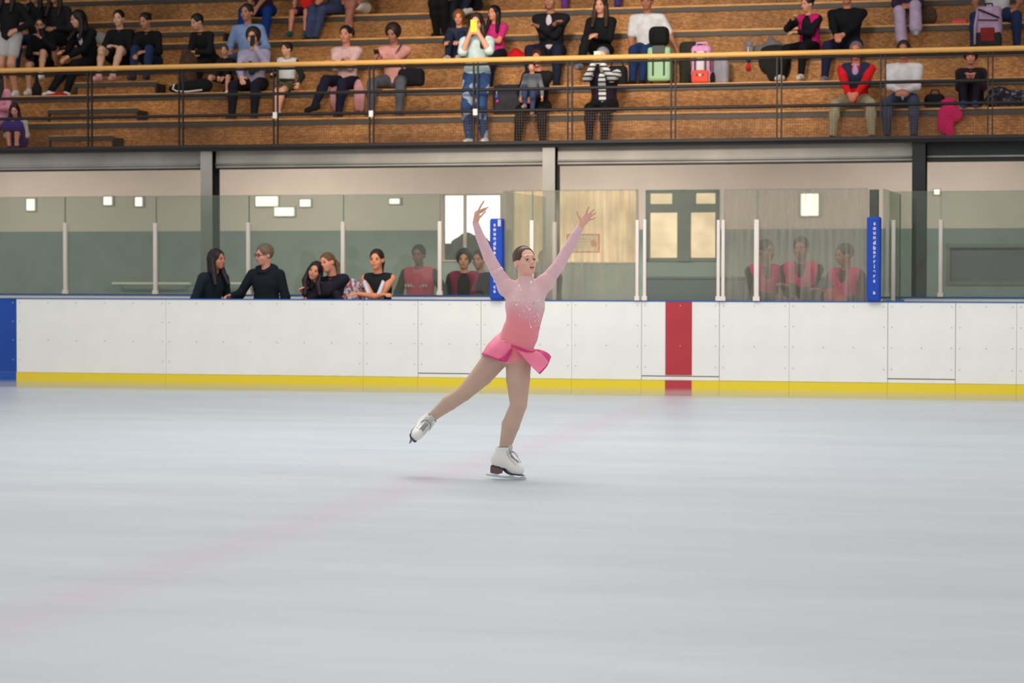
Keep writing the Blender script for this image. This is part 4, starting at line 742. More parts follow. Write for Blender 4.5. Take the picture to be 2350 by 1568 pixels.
def part(name,me,m,parent=None,label=None):
    o=link(name,me,parent or sko,m); 
    if label: o['label']=label
    return o
# leotard with the fabric's dyed fade from pale to coral pink
def dye():
    m,nt,out=nodes('dyed_stretch_fabric'); b=pbsdf(nt,out,.55,0,.3); b.inputs['Sheen Weight'].default_value=.3; L=nt.links.new; tc=N(nt,'ShaderNodeTexCoord'); s=N(nt,'ShaderNodeSeparateXYZ'); L(tc.outputs['Object'],s.inputs[0])
    nz=N(nt,'ShaderNodeTexNoise'); nz.inputs['Scale'].default_value=5; L(tc.outputs['Object'],nz.inputs['Vector'])
    ma=N(nt,'ShaderNodeMath',operation='MULTIPLY_ADD'); ma.inputs[1].default_value=.06; L(nz.outputs['Fac'],ma.inputs[0]); L(s.outputs[2],ma.inputs[2])
    mx_=N(nt,'ShaderNodeMath',operation='MULTIPLY_ADD'); mx_.inputs[1].default_value=.25; L(s.outputs[0],mx_.inputs[0]); L(ma.outputs[0],mx_.inputs[2])
    mr=N(nt,'ShaderNodeMapRange'); mr.inputs[1].default_value=S(1205,742)[2]+.045; mr.inputs[2].default_value=S(1205,690)[2]+.045; L(mx_.outputs[0],mr.inputs[0])
    cr=N(nt,'ShaderNodeValToRGB'); e=cr.color_ramp.elements; e[0].color=lin((240,140,150))+(1,); e[1].color=lin((230,188,190))+(1,); L(mr.outputs[0],cr.inputs[0]); L(cr.outputs[0],b.inputs['Base Color'])
    wv=N(nt,'ShaderNodeTexNoise'); wv.inputs['Scale'].default_value=18; wv.inputs['Distortion'].default_value=.6; L(tc.outputs['Object'],wv.inputs['Vector']); bp=N(nt,'ShaderNodeBump'); bp.inputs['Strength'].default_value=.25; bp.inputs['Distance'].default_value=.006; L(wv.outputs['Fac'],bp.inputs['Height']); L(bp.outputs[0],b.inputs['Normal']); return m
neckc=cap(S(1206,655,.0),px(19),hT(0,.015,-.075),px(17.2),.02)
arms_c=[list(p) for p in armR+armL]
cuts_=[(hT(0,.01,-.112),HRt@A((0,.10,1.0)))]
leo=sdfmesh('leotard',[grow(p,.0055) for p in torso+pelvis+[armR[0],armL[0],cap(armR[1][1],armR[1][2],armR[1][1]*.72+armR[1][3]*.28,armR[1][2]*.9),cap(armL[1][1],armL[1][2],armL[1][1]*.72+armL[1][3]*.28,armL[1][2]*.9),ell(S(1180,819,-.015),(px(24),.098,px(17)),None,.03)]]+[grow(neckc,.004)],.0045,.03,planes=cuts_)
lo=part('leotard',leo,dye(),label='leotard dyed from pale pink down to coral')
SLV=mat('sleeve_mesh',(230,188,194),.5,0,.05,14,.3,bump=.25)
def slv(arm,wr,dirn,nm='sleeve'):
    return part(nm,sdfmesh(nm,[grow(p,.0035) for p in arm],.0045,.03,planes=[(S(*wr),dirn)]),SLV)
slv(armR,(1091.5,512,-.02),unit(S(1090,508,0)-S(1096,528,0))); slv(armL,(1331.5,521,-.02),unit(S(1333,518,0)-S(1322,538,0)))
TIGHT=mat('tights',(198,166,146),.5,0,.05,9,.25)
part('tights',sdfmesh('tights',[grow(p,.003) for p in legR+legL+pelvis],.0045,.03,planes=[(S(1180,800),(0,0,1))]),TIGHT)
# hair
HM=hairm((84,62,50))
hp=[ell(hT(0,.016,.034),A((.079,.098,.089))*HS,HRt),ell(hT(.035,.10,.02),A((.034,.03,.034))*HS,HRt,.015)]
hs=[ell(hT(0,-.080,-.034),A((.074,.078,.100))*HS,HRt),ell(hT(0,-.085,.045),A((.062,.055,.048))*HS,HRt),ell(hT(0,-.03,-.11),A((.2,.10,.07))*HS,HRt)]+[ell(hT(sx*.088,-.012,-.022),A((.03,.045,.045))*HS,HRt) for sx in (-1,1)]
ho=part('hair',sdfmesh('hair',hp,.004,.015,subs=hs),HM)
mb=MB()
for j in range(15):
    a=(j-7)*.19; pts=[hT(math.sin(a)*.079*math.cos(t)*1.0,.016-.098*math.sin(PI/2-t)*.0+ (math.sin(t)*.098),.036+math.cos(a)*.0893*math.cos(t)) for t in np.linspace(-.35,1.35,9)]
    mb.tube(pts,.0024,5)
mb.obj('braids',hairm((104,80,64)),ho,smooth=True)
# face
WHT=mat('eye_white',(226,214,208),.3,0,.02,9); IRIS=mat('iris_dark',(44,34,32),.2,0,.1,40); LIP=mat('lips',(196,104,104),.4,0,.06,40); TEETH=mat('teeth',(236,230,220),.3,0,.02,9); MOU=mat('mouth_dark',(92,40,40),.6); BRO=mat('brow_brown',(150,108,88),.8,0,.1,40); LASH=mat('lash',(50,36,34),.7); LID=mat('eyelid',(190,132,116),.5,0,.05,20)
def blob(name,m,p,r,parent=None,tilt=0): 
    o=link(name,ico(name,A(r)*HS,m),parent or sko,None,m4(HRt@rot(0,0,tilt),hT(*p))); return o
for sx in (-1,1):
    e=blob('eye',WHT,(sx*.0305,-.0850,-.003),(.0120,.006,.0042)); ir=link('iris',ico('iris',A((.0055,.0045,.0040))*HS,IRIS),e,None,Matrix.Translation((0.0,-.0032,-.0008)))
    MB().tube([hT(sx*.0305+t*.0135,-.091+abs(t)*.003,-.0005+.0022*(1-t*t)) for t in (-1,-.5,0,.5,1)],[.0008,.0012,.0013,.0012,.0008],6).obj('eyelashes',LASH,sko)
    MB().tube([hT(sx*.0305+t*.0145,-.0895+abs(t)*.003,.0045+.003*(1-t*t)) for t in (-1,-.5,0,.5,1)],[.001,.0034,.0044,.0034,.001],8).obj('eyelid',LID,sko,smooth=True)
    MB().tube([hT(sx*(.014+.031*t),-.0905+.014*t*t,.0275+.0045*math.sin(min(t*2.2,1)*PI*.6)-.012*t*t) for t in np.linspace(0,1,7)],[.0010,.0014,.0015,.0014,.0012,.0010,.0006],6).obj('eyebrow',BRO,sko,smooth=True)
blob('mouth',MOU,(0,-.0935,-.058),(.0185,.004,.0068))
mb=MB(); mb.tube([hT(.0165*t,-.0955+.006*t*t,-.0555+.001*t*t) for t in np.linspace(-1,1,7)],[.001,.0024,.0028,.0028,.0028,.0024,.001],8).obj('teeth',TEETH,sko,smooth=True)
mb=MB(); mb.tube([hT(.024*t,-.0945+.012*t*t,-.0505-.0055*abs(t)**1.6-.0018*(1-abs(t))*0) for t in np.linspace(-1,1,9)],[.001,.0021,.0028,.0032,.0026,.0032,.0028,.0021,.001],8)
mb.tube([hT(.023*t,-.0945+.011*t*t,-.0665+.0095*t*t) for t in np.linspace(-1,1,9)],[.001,.0026,.0034,.0038,.004,.0038,.0034,.0026,.001],8); mb.obj('lips',LIP,sko,smooth=True)
# skirt made of shaped cloth panels
def grid(rows,nu=26,nv=16):
    G=A([[S(*p) for p in r] for r in rows])
    def cr(Pn,n):
        m=len(Pn); out=[]
        for x in np.linspace(0,m-1,n):
            i=min(int(x),m-2); t=x-i; p0,p1,p2,p3=Pn[max(i-1,0)],Pn[i],Pn[i+1],Pn[min(i+2,m-1)]
            out.append(.5*((2*p1)+(-p0+p2)*t+(2*p0-5*p1+4*p2-p3)*t*t+(-p0+3*p1-3*p2+p3)*t**3))
        return A(out)
    A1=A([cr(r,nu) for r in G]); return A([cr(A1[:,j],nv) for j in range(nu)]).transpose(1,0,2)
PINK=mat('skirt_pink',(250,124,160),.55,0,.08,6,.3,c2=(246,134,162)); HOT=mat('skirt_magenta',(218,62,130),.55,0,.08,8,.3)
def panel(name,rows,hemrows=0,m=None,nu=26,nv=16,ripple=0,lab=None,cols=99):
    G=grid(rows,nu,nv); vs=[tuple(p+A((0,math.sin(j*.9)*ripple*i/nv,0))) for i,r in enumerate(G) for j,p in enumerate(r)]; nu_=G.shape[1]
    fs=[(i*nu_+j,i*nu_+j+1,(i+1)*nu_+j+1,(i+1)*nu_+j) for i in range(G.shape[0]-1) for j in range(nu_-1)]
    me=bpy.data.meshes.new(name); me.from_pydata(vs,[],fs); me.polygons.foreach_set('use_smooth',[True]*len(fs)); me.polygons.foreach_set('material_index',[1 if (f[0]//nu_)>=nv-1-hemrows or (f[0]%nu_)>=cols else 0 for f in fs]); me.update()
    o=link(name,me,sko,m or [PINK,HOT]); sm=o.modifiers.new('solidify','SOLIDIFY'); sm.thickness=.003; sm.offset=0
    if lab: o['label']=lab
    return o
panel('skirt_panel',[[(1149,764,.13),(1141,770,.03),(1147,777,-.07),(1160,787,-.115),(1176,796,-.125)],
 [(1128,786,.16),(1121,789,.03),(1128,795,-.10),(1148,803,-.14),(1172,806,-.135)],
 [(1117,800,.17),(1112,803,.03),(1122,810,-.115),(1146,818,-.15),(1169,817,-.14)],
 [(1110,812,.17),(1105.5,815,.03),(1124,820.5,-.12),(1147,829,-.15),(1163,829,-.14)]],3,lab='pink skirt panel over the trailing hip with magenta hem')
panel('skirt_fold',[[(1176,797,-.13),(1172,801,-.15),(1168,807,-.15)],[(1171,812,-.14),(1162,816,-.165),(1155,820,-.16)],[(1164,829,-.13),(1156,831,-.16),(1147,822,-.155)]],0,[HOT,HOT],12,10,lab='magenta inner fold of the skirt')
panel('skirt_panel',[[(1176,794,-.125),(1192,797,-.13),(1208,801,-.12),(1222,803,-.06)],
 [(1189,806,-.15),(1206,807,-.14),(1224,806,-.08),(1238,803,.0)],
 [(1203,822,-.17),(1220,819,-.14),(1238,814,-.07),(1252,808,.03)],
 [(1221,842,-.19),(1233,837,-.14),(1249,828,-.06),(1260,814,.06)],
 [(1239,859,-.20),(1247,851,-.13),(1257,838,-.04),(1264.5,819,.08)]],1,lab='pink skirt panel flaring out to the right',cols=19)
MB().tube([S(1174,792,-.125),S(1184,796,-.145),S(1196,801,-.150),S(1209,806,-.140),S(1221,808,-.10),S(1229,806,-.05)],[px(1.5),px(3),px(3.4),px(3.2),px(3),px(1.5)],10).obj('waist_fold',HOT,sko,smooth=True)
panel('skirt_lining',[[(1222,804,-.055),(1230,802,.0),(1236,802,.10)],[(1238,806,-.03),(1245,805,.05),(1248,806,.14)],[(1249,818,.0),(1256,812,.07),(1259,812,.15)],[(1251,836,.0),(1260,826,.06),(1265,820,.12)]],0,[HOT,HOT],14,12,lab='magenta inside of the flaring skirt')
panel('skirt_back',[[(1150,764,.12),(1175,775,.16),(1200,788,.15),(1224,801,.06)],[(1126,788,.17),(1165,800,.24),(1205,808,.22),(1238,805,.10)],[(1112,811,.18),(1160,826,.28),(1210,826,.26),(1256,813,.14)]],1,lab='back of the pink skirt')
# jewels
bvh=BVHTree.FromPolygons([v.co.copy() for v in leo.vertices],[tuple(p.vertices) for p in leo.polygons])
RH=mat('rhinestone',(250,248,255),.12,.35,.02,30,1.0); RHG=mat('rhinestone_gold',(240,214,110),.1,.9,.05,30,1); RHB=mat('rhinestone_lilac',(190,186,226),.1,.9,.05,30,1)
jm={}
def jewel(x,y,r,m=RH,arm=None,tree=None,parent=None):
    d=ray(x,y); hit=(tree or bvh).ray_cast(Vector((0,0,CAMZ)),d)
    if hit[0] is None: return
    key=(m.name,); 
    if key not in jm:
        import bmesh
        bm=bmesh.new(); bmesh.ops.create_icosphere(bm,subdivisions=1,radius=1); me=bpy.data.meshes.new('rhinestone'); bm.to_mesh(me); bm.free(); me.materials.append(m); jm[key]=me
    o=bpy.data.objects.new('rhinestone',jm[key]); C.objects.link(o); o.parent=parent or lo; o.location=hit[0]; o.scale=(px(r),px(r)*.5,px(r)); o.rotation_euler=(random.random(),0,random.random()*3); return o
J=[(740,190,2),(745,200,1.6),(757,240,2.2),(760,250,1.6),(735,210,1.3),(690,380,2.8,'g'),(710,415,2.3),(675,330,1.1),(680,360,1.1),(735,300,1.3),(775,285,1),(830,290,1.2),(800,300,1),(785,360,1.1),(745,545,2.2),(765,565,1.1),(790,490,1.3),(800,505,1),(835,435,2),(845,455,2),(860,475,2.6),(876,468,1.8),(880,520,1.8),(850,380,1),(915,395,2.4,'b'),(905,380,1.5),(960,375,1.5),(975,365,1.3),(1010,370,1.2),(1035,385,1.4),(1028,420,1.5),(1040,440,1.2),(1030,475,2.2,'b'),(992,490,1.1),(960,540,2.2),(972,548,2),(955,520,1.4),(925,560,1.3),(925,615,2),(970,608,1.8),(932,675,1.6,'g'),(870,655,1.6),(880,680,2),(890,695,1.4),(862,640,1.2),(975,690,2.6,'b'),(985,705,1.8),(970,670,1.3),(980,740,1.1),(935,760,1),(820,575,1.2),(835,560,1),(700,345,1),(720,360,1),(880,335,1),(905,350,1),(940,430,1),(985,440,1),(1000,410,1),(960,460,1.2),(920,480,1),(900,500,1.1),
 (485,798,1.1),(500,812,1.1),(515,825,1.2),(530,838,1.1),(548,850,1.3),(560,858,1.3),(575,870,1.7,'g'),(590,880,1.3),(612,890,1.9),(628,900,1.2),(858,980,1.5,'g'),(875,970,1.5),(888,985,1.4),(900,988,1.1),(870,960,1)]
for j in J:
    x,y=1050+j[0]/5.227,620+j[1]/5.227
    jewel(x,y,j[2]*1.2,{'g':RHG,'b':RHB}.get(j[3] if len(j)>3 else '',RH))
for _ in range(14): t=random.random(); jewel(1190+50*t+random.uniform(-8,8),672+55*t+random.uniform(-16,16),.9)
d=ray(1218.4,648.5); hit=bvh.ray_cast(Vector((0,0,CAMZ)),d)
if hit[0]:
    o=link('brooch',ico('brooch',(px(3.4),px(1.6),px(4.8)),mat('brooch_stone',(240,246,244),.1,.2,.02,9,1)),lo); o.location=hit[0]
    for t in np.linspace(0,2*PI,11)[:-1]: jewel(1218.4+5.2*math.cos(t),648.5+6.6*math.sin(t),.7)
    jewel(1217.8,657.5,1.1)
# bead band round the upper arm
c0=S(1139.5,621.5,-.01); ax_=unit(S(1152,617,0)-S(1127.5,627.5,0)); up_=A((0,1,0))
for r_,off in ((px(14.6),-.006),(px(14.9),.006)):
    for t in np.linspace(0,2*PI,23)[:-1]:
        n_=unit(S(1163,660,0)-S(1122,590,0)); p=c0+(ax_*math.cos(t)+up_*math.sin(t))*r_+n_*off
        o=bpy.data.objects.new('bead',jm[(RH.name,)]); C.objects.link(o); o.parent=sko; o.location=p; o.scale=(px(1.25),)*3
# ------------------------------------------------------------------ skates
BOOT=mat('boot_white',(232,230,224),.28,0,.03,6,.5); SOLE=mat('sole_dark',(64,56,78),.5); HEEL=mat('heel_brown',(112,78,78),.45,0,.08,8); BLADE=mat('blade_steel',(196,204,208),.25,.75,.05,10); LACE=mat('lace_grey',(146,150,148),.8); LIN=mat('boot_lining',(110,104,112),.8)
def skate(M,lace=1,blade=BLADE,lab=None):
    h=.0035; top=.214
    P=[cap((-.078,0,.118),.037,(-.01,0,.112),.034,.02),cap((-.01,0,.098),.037,(.085,0,.072),.034,.03),cap((.06,0,.070),.036,(.100,0,.062),.027,.02),cap((-.068,0,.12),.036,(-.036,0,.235),.040,.04),cap((-.04,0,.13),.040,(-.016,0,.235),.037,.04),cap((-.03,0,.150),.034,(.05,0,.100),.028,.04)]
    me=sdfmesh('skate_boot',P,h,.03,subs=[['b',(-.2,-.1,-.1),(-.034,.1,.078)],ell((-.012,0,.040),(.040,.1,.033))],planes=[((0,0,top),(-.12,0,1)),((0,0,.036),(0,0,-1))])
    o=link('skate',me,sko,BOOT,M); o['label']=lab
    KX=[.128,.115,.09,.05,.02,.0,-.015,-.03,-.05,-.08,-.105,-.113]; KZ=[.037,.036,.036,.036,.040,.050,.061,.072,.078,.079,.080,.080]; KW=[.010,.023,.031,.034,.032,.029,.027,.027,.029,.031,.025,.012]
    vs=[];fs=[]
    for x,z,ww in zip(KX,KZ,KW):
        for dz in (0,-.005): vs+=[(x,-ww,z+dz),(x,ww,z+dz)]
    for i in range(len(KX)-1):
        a=i*4;b=a+4; fs+=[(a,b,b+1,a+1),(a+2,a+3,b+3,b+2),(a,a+2,b+2,b),(a+1,b+1,b+3,a+3)]
    n=4*len(KX)-4; fs+=[(0,1,3,2),(n,n+2,n+3,n+1)]
    sm_=bpy.data.meshes.new('sole'); sm_.from_pydata(vs,[],fs); link('sole',sm_,o,SOLE)
    MB().prism([(-.110,.075),(-.034,.068),(-.040,.030),(-.050,.026),(-.108,.028)],-.029,.029).obj('heel_block',HEEL,o,bevel=.004)
    # blade: runner, stanchions, toe picks
    prof=[(-.150,.006),(-.10,.001),(0,0),(.10,.001),(.128,.004),(.134,.001),(.138,.007),(.142,.004),(.146,.011),(.150,.009),(.150,.020),(.135,.026),(.130,.036),(.118,.036),(.116,.026),(.095,.018),(.065,.017),(.052,.024),(.048,.036),(.028,.036),(.024,.020),(-.04,.013),(-.062,.017),(-.068,.029),(-.092,.029),(-.098,.016),(-.148,.016)]
    MB().prism(prof,-.002,.002).obj('blade',blade,o)
    for x0,x1,z in ((.02,.135,.0335),(-.104,-.052,.0275)): MB().box(x0,x1,-.022,.022,z-.003,z).obj('blade_plate',blade,o)
    # lacing up the instep
    me_b=BVHTree.FromPolygons([v.co.copy() for v in me.vertices],[tuple(p.vertices) for p in me.polygons])
    def surf(x,y,z):
        "closest spot of the boot skin, nudged outwards"
        c=me_b.find_nearest(Vector((x,y,z))); return c[0]+(Vector((x,y,z))-c[0]).normalized()*.003 if (Vector((x,y,z))-c[0]).length>1e-5 else c[0]
    line=[(.088,.120),(.074,.130),(.061,.140),(.049,.151),(.039,.163),(.031,.175),(.027,.187),(.025,.199),(.025,.209)]
    mb=MB(); tg=MB()
    for i in range(len(line)-1):
        (x,z),(x2,z2)=line[i],line[i+1]
        for s_ in (-1,1): mb.tube([surf(x+(x2-x)*t+.004,s_*.020*(1-2*t),z+(z2-z)*t+.006) for t in (0,.25,.5,.75,1)],.0021,5)
        for s_ in (-1,1):
            e=bpy.data.objects.new('eyelet',eyeme); C.objects.link(e); e.parent=o; e.location=surf(x-.010,s_*.034,z-.012)
    tg_=sdfmesh('tongue',[cap((.022,0,.16),.012,(.014,0,.222),.014),cap((.014,.012,.215),.010,(.014,-.012,.215),.010)],.004,.02); link('tongue',tg_,o,mat('tongue_grey',(196,198,196),.6))
    mb.obj('laces',LACE,o,smooth=True)
    MB().tube([(.026,-.012,.190),(.04,-.035,.170),(.055,-.040,.145),(.042,-.036,.155),(.027,-.01,.190)],.0018,5).tube([(.026,.0,.190),(.06,-.01,.172),(.088,-.02,.150),(.115,-.02,.118)],.0016,5).tube([(.027,.01,.19),(.045,.035,.175),(.06,.042,.15),(.045,.036,.162),(.027,.01,.19)],.0018,5).obj('lace_ends',LACE,o,smooth=True)
    pts=[(-.028+.046*math.cos(t),.039*math.sin(t),top-.001+(-.028+.046*math.cos(t))*.12) for t in np.linspace(0,2*PI,25)]
    MB().tube(pts,.0035,6,False).obj('lining',LIN,o,smooth=True)
    return o
eyeme=ico('eyelet',(.0028,.0028,.0028),mat('eyelet_dark',(70,74,76),.3,.5))
# standing skate: blade on the ice
fw=unit((math.cos(.42),-math.sin(.42),-.072)); ltr=unit(np.cross((0,0,1),fw)); upv=np.cross(fw,ltr)
t0=S(1162,1103.0,0); 
Rm=np.stack([fw,ltr,upv],1); tip=A([S(1192,1103)[0],Y0-.02,0.0005]); org=tip-Rm@A((.10,0,.001))
skate(m4(Rm,org),lab='white skate standing on the ice, with brown heel')
u2=unit((.70,-.12,.70)); f2=A((.0,-.985,-.13)); f2=unit(f2-u2*(f2@u2)); l2=np.cross(u2,f2)
R2=np.stack([f2,l2,u2],1); an=S(991,958.5,.245); org2=an-R2@A((-.026,0,.210)); 
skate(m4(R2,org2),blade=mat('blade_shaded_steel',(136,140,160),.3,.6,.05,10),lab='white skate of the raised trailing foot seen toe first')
# ================================================================== things people hold and leave on the benches
def at(info,*p): return info['M']@Vector(p)
def ontier(name,px,k,lab,cat,dv=.12,rz=0,z=.001): 
    v=VK(k)+dv; o=wroot(name,WU(px,v,250),v,H(k)+z,rz); tag(o,lab,cat); return o
def phone(info,loc,lab,c,tilt=0,w=.075,h=.15,yaw=0):
    M=info['M']@Matrix.Translation(tuple(loc))@Matrix.Rotation(yaw,4,'Z')@Matrix.Rotation(tilt,4,'X'); o=bpy.data.objects.new('phone',None); C.objects.link(o); o.matrix_world=M; tag(o,lab,'phone')
    MB().box(-w/2,w/2,-.005,.005,-h/2,h/2).obj('case',mat('phone_case',c,.4,0,.03,5),o,bevel=.004); MB().box(-w/2+.004,w/2-.004,.0052,.006,-h/2+.008,h/2-.008).obj('screen',mat('phone_screen',(20,22,26),.2),o)
    MB().tube([(w*.25,-.0052,h*.36),(w*.25,-.0075,h*.36)],.006,8).obj('camera_lens',mat('lens_black',(14,14,16),.2),o); return o
i=PEOPLE['photo']; hs=i['hands']; c=(hs[0][0]+hs[1][0])/2; phone(i,c+A((0,-.03,.10)),'yellow phone held upright by the woman standing at the railing',(232,214,60),.0,.085,.16)
i=PEOPLE['striped']; hs=i['hands']; c=(hs[0][0]+hs[1][0])/2; phone(i,c+A((0,-.03,.07)),'white phone held up by the grey-haired woman in stripes',(232,232,214),.0,.085,.16)
i=PEOPLE['pinksw']; hs=i['hands']; c=(hs[0][0]+hs[1][0])/2; phone(i,c+A((0,-.06,.045)),'dark phone in the hands of the person in the dusty pink sweater',(52,40,40),.9)
i=PEOPLE['scarf']; phone(i,i['hands'][1][0]+A((-.02,-.06,.09)),'dark phone held to the cheek of the woman in lavender grey',(34,36,42),.1,yaw=.9)
i=PEOPLE['sung']; phone(i,i['hands'][1][0]+A((.02,-.05,.07)),'dark phone held at the mouth of the girl in sunglasses',(30,36,60),.6)
i=PEOPLE['scarf']; sc=[cap(i['nb']+A((-.10,-.14,-.22)),.035,i['nb']+A((.10,-.15,-.28)),.04),cap(i['nb']+A((0,-.15,-.2)),.03,i['nb']+A((.02,-.15,-.32)),.045)]; link('scarf',sdfmesh('scarf',sc,.012,.02),i['o'],cloth((30,52,50)))
# lettering band on the pink vest, chevrons on the leotard, logo marks
i=PEOPLE['pinkvest']; LT=mat('print_white',(232,214,214),.7)
def text_on(info,txt,size,loc,m=LT,nm='lettering'):
    cu=bpy.data.curves.new('t','FONT'); cu.body=txt; cu.size=size; cu.align_x='CENTER'; cu.align_y='CENTER'; cu.extrude=.002; cu.offset=.0015
    t=bpy.data.objects.new('t',cu); me=bpy.data.meshes.new_from_object(t); bpy.data.objects.remove(t); return link(nm,me,info['o'],m,Matrix.Translation(loc)@Matrix.Rotation(PI/2,4,'X'))
mb=MB(); x=-.16
for w in (.03,.035,.03,.04,.03,.028,.035,.03): mb.box(x,x+w-.008,-.168,-.155,1.16,1.195); x+=w+.006
mb.obj('lettering',LT,i['o'])
i=PEOPLE['leo']; mb=MB(); nb=i['nb']
for sx in (-1,1): mb.prism([(sx*.135,nb[2]-.10),(sx*.105,nb[2]-.08),(sx*.015,nb[2]-.30),(sx*.05,nb[2]-.34)],nb[1]-.175,nb[1]-.15)
mb.obj('chevron',mat('leo_white',(222,218,226),.6),i['o'])
i=PEOPLE['boy']; text_on(i,'B',.05,(-.07,i['nb'][1]-.105,i['nb'][2]-.14),mat('print_dark',(60,66,70),.7))
# hood of the black jacket
i=PEOPLE['hood']; n=i['nb']; link('hood',sdfmesh('hood',[ell(n+A((0,.07,.0)),(.13,.09,.07)),cap(n+A((-.10,0,.0)),.045,n+A((-.03,-.09,-.04)),.03),cap(n+A((.10,0,.0)),.045,n+A((.03,-.09,-.04)),.03)],.012,.03),i['o'],cloth((26,32,38)))
# --- bags
def strap(o,pts,r,m,name='strap'): MB().tube(pts,r,8).obj(name,m,o,smooth=True)
def rbag(o,w,d,h,c,nm='body',k=.04,m=None,off=(0,0,0)):
    hx,hy,hz=w/2,d/2,h; r=min(w,d)*.28; P=[cap((off[0]+sx*(hx-r),off[1]+sy*(hy-r),off[2]+r),r,(off[0]+sx*(hx-r),off[1]+sy*(hy-r),off[2]+h-r),r) for sx in(-1,1) for sy in(-1,1)]
    P+=[ell((off[0],off[1],off[2]+h/2),(hx*1.0,hy*.98,h/2))]; P+=[cap((off[0]-hx+r,off[1],off[2]+z),r,(off[0]+hx-r,off[1],off[2]+z),r) for z in np.linspace(r,h-r,5)]
    return link(nm,sdfmesh(nm,P,.012,k),o,m or cloth(c))
BK=cloth((26,26,30))
def suitcase(o,w,h,d,c,lower=None):
    m=mat('shell',c,.35,0,.05,4); b=MB().box(-w/2,w/2,0,d,.05,h).obj('shell',m,o,bevel=.035)
    for x in (-w*.24,w*.24): MB().box(x-.012,x+.012,-.006,.002,.12,h-.1).obj('groove',mat('groove_dark',(24,44,40),.6),o)
    for x in (-w*.38,w*.38): MB().tube([(x-.02,d/2,.028),(x+.02,d/2,.028)],.028,12).obj('wheel',BK,o)
    MB().box(-w*.28,w*.28,-.01,.02,h-.09,h+.02).obj('handle_recess',mat('handle_grey',(60,66,64),.5),o,bevel=.01)
    return o
o=ontier('suitcase',1511,2,'pale green hard shell suitcase standing on its wheels on the second tier','suitcase',dv=.18); suitcase(o,.31,.50,.22,(150,190,148))
o=ontier('backpack',1512,2,'black rounded backpack resting on top of the green suitcase','bag',dv=.30,z=.53); rbag(o,.24,.2,.24,(20,22,24)); strap(o,[(-.06,-.09,.05),(-.08,-.13,.12),(-.05,-.1,.2)],.012,BK)
o=ontier('rolling_bag',1610,2,'pink and white rolling skate bag with a bright orange pocket','bag',dv=.2); rbag(o,.26,.2,.50,(214,150,190)); PKM=mat('pocket_orange',(226,70,40),.6); MB().box(-.11,.11,-.135,-.09,.01,.17).obj('pocket',PKM,o,bevel=.02)
MB().box(-.05,.05,-.118,-.08,.17,.42).obj('front_panel',mat('bag_white',(206,196,204),.6),o,bevel=.01)
for x in (-.07,.07): MB().box(x-.012,x+.012,-.118,-.09,.17,.42).obj('stripe',mat('stripe_green',(30,66,50),.6),o)
for x in (-.14,.14): MB().tube([(x-.025,0,.075),(x+.025,0,.075)],.075,16).obj('wheel',BK,o); strap(o,[(x*.9,-.06,.16),(x*.95,-.10,.3),(x*.85,-.05,.44)],.01,mat('webbing_brown',(96,60,54)))
for j,x in enumerate((-.04,0,.045)): MB().tube([(x,-.138,.11),(x,-.133,.11)],.017,12).obj('emblem',mat('emblem_'+'abc'[j],[(60,60,70),(220,200,200),(70,70,80)][j]),o)
MB().tube([(-.07,0,.49),(-.07,0,.54),(.07,0,.54),(.07,0,.49)],.014,8).obj('handle',mat('handle_pink',(214,150,190)),o,smooth=True)
o=ontier('duffel_bag',1652,2,'soft grey white bag leaning behind the pink rolling bag','bag',dv=.42); rbag(o,.22,.18,.40,(150,146,156))
o=ontier('backpack',1586,2,'dark olive backpack behind the left side of the pink rolling bag','bag',dv=.5); rbag(o,.30,.2,.58,(44,44,36))
# hanging toy with tassels
v=VK(3)-.02; u,z=W(1718,104,v); o=wroot('plush_toy',u,v,H(3)); tag(o,'small grey plush toy with blue and red tassels hanging from the third tier','toy')
link('body',sdfmesh('body',[ell((0,.05,.07),(.06,.05,.06)),ell((0,.03,.14),(.05,.045,.045)),cap((-.04,.04,.17),.014,(-.06,.04,.22),.008),cap((.04,.04,.17),.014,(.06,.04,.22),.008)],.01,.02),o,cloth((130,120,128)))
strap(o,[(0,-.03,.1),(0,-.035,-.02)],.006,WH,'cord'); link('tassel',ico('tassel',(.034,.03,.036),cloth((30,110,170))),o,None,Matrix.Translation((0,-.035,-.055))); strap(o,[(0,-.035,-.08),(0,-.035,-.13)],.004,BK,'cord')
MB().tube([(0,-.035,-.12),(0,-.035,-.16),(0,-.035,-.2)],[.012,.03,.034],10).obj('tassel',cloth((214,24,30)),o,smooth=True)
def heap(name,px,k,lab,cat,c,blobs,dv=.2,m=None,h=.015,kk=.04,z=.001):
    o=ontier(name,px,k,lab,cat,dv,z=z); q=[ell(b[0],b[1]) if len(b)==2 else cap(*b) for b in blobs]; me=sdfmesh(name,q,h,kk,planes=[((0,0,0),(0,0,-1))] if min(float(bb(x)[0][2]) for x in q)>-.12 and name!='cloth' and name!='coat' and name!='jacket' else [])
    link('fabric',me,o,m or cloth(c)); return o
heap('jacket',1762,3,'crumpled grey and white jacket left of the girl in black and pink','jacket',(112,106,108),[((-.12,.1,.07),(.12,.1,.09)),((.05,.12,.10),(.14,.1,.12)),((.2,.1,.09),(.1,.08,.07)),((.02,.1,.2),(.04,.04,.08))])
heap('coat',1778,3,'dark quilted coat hanging down from the third tier','coat',(34,34,32),[((0,.05,.06),(.2,.1,.07)),((-.08,-.035,-.1),(.14,.03,.17)),((.08,-.035,-.16),(.14,.03,.2)),((.0,-.03,-.28),(.10,.03,.10))],dv=.02)
heap('cloth',1180,3,'bright red folded cloth heaped on the third tier','cloth',(206,24,32),[((0,.1,.05),(.20,.1,.05)),((0,.1,.10),(.08,.08,.09)),((-.09,.1,.06),(.10,.08,.06)),((.10,.1,.06),(.10,.08,.06))])
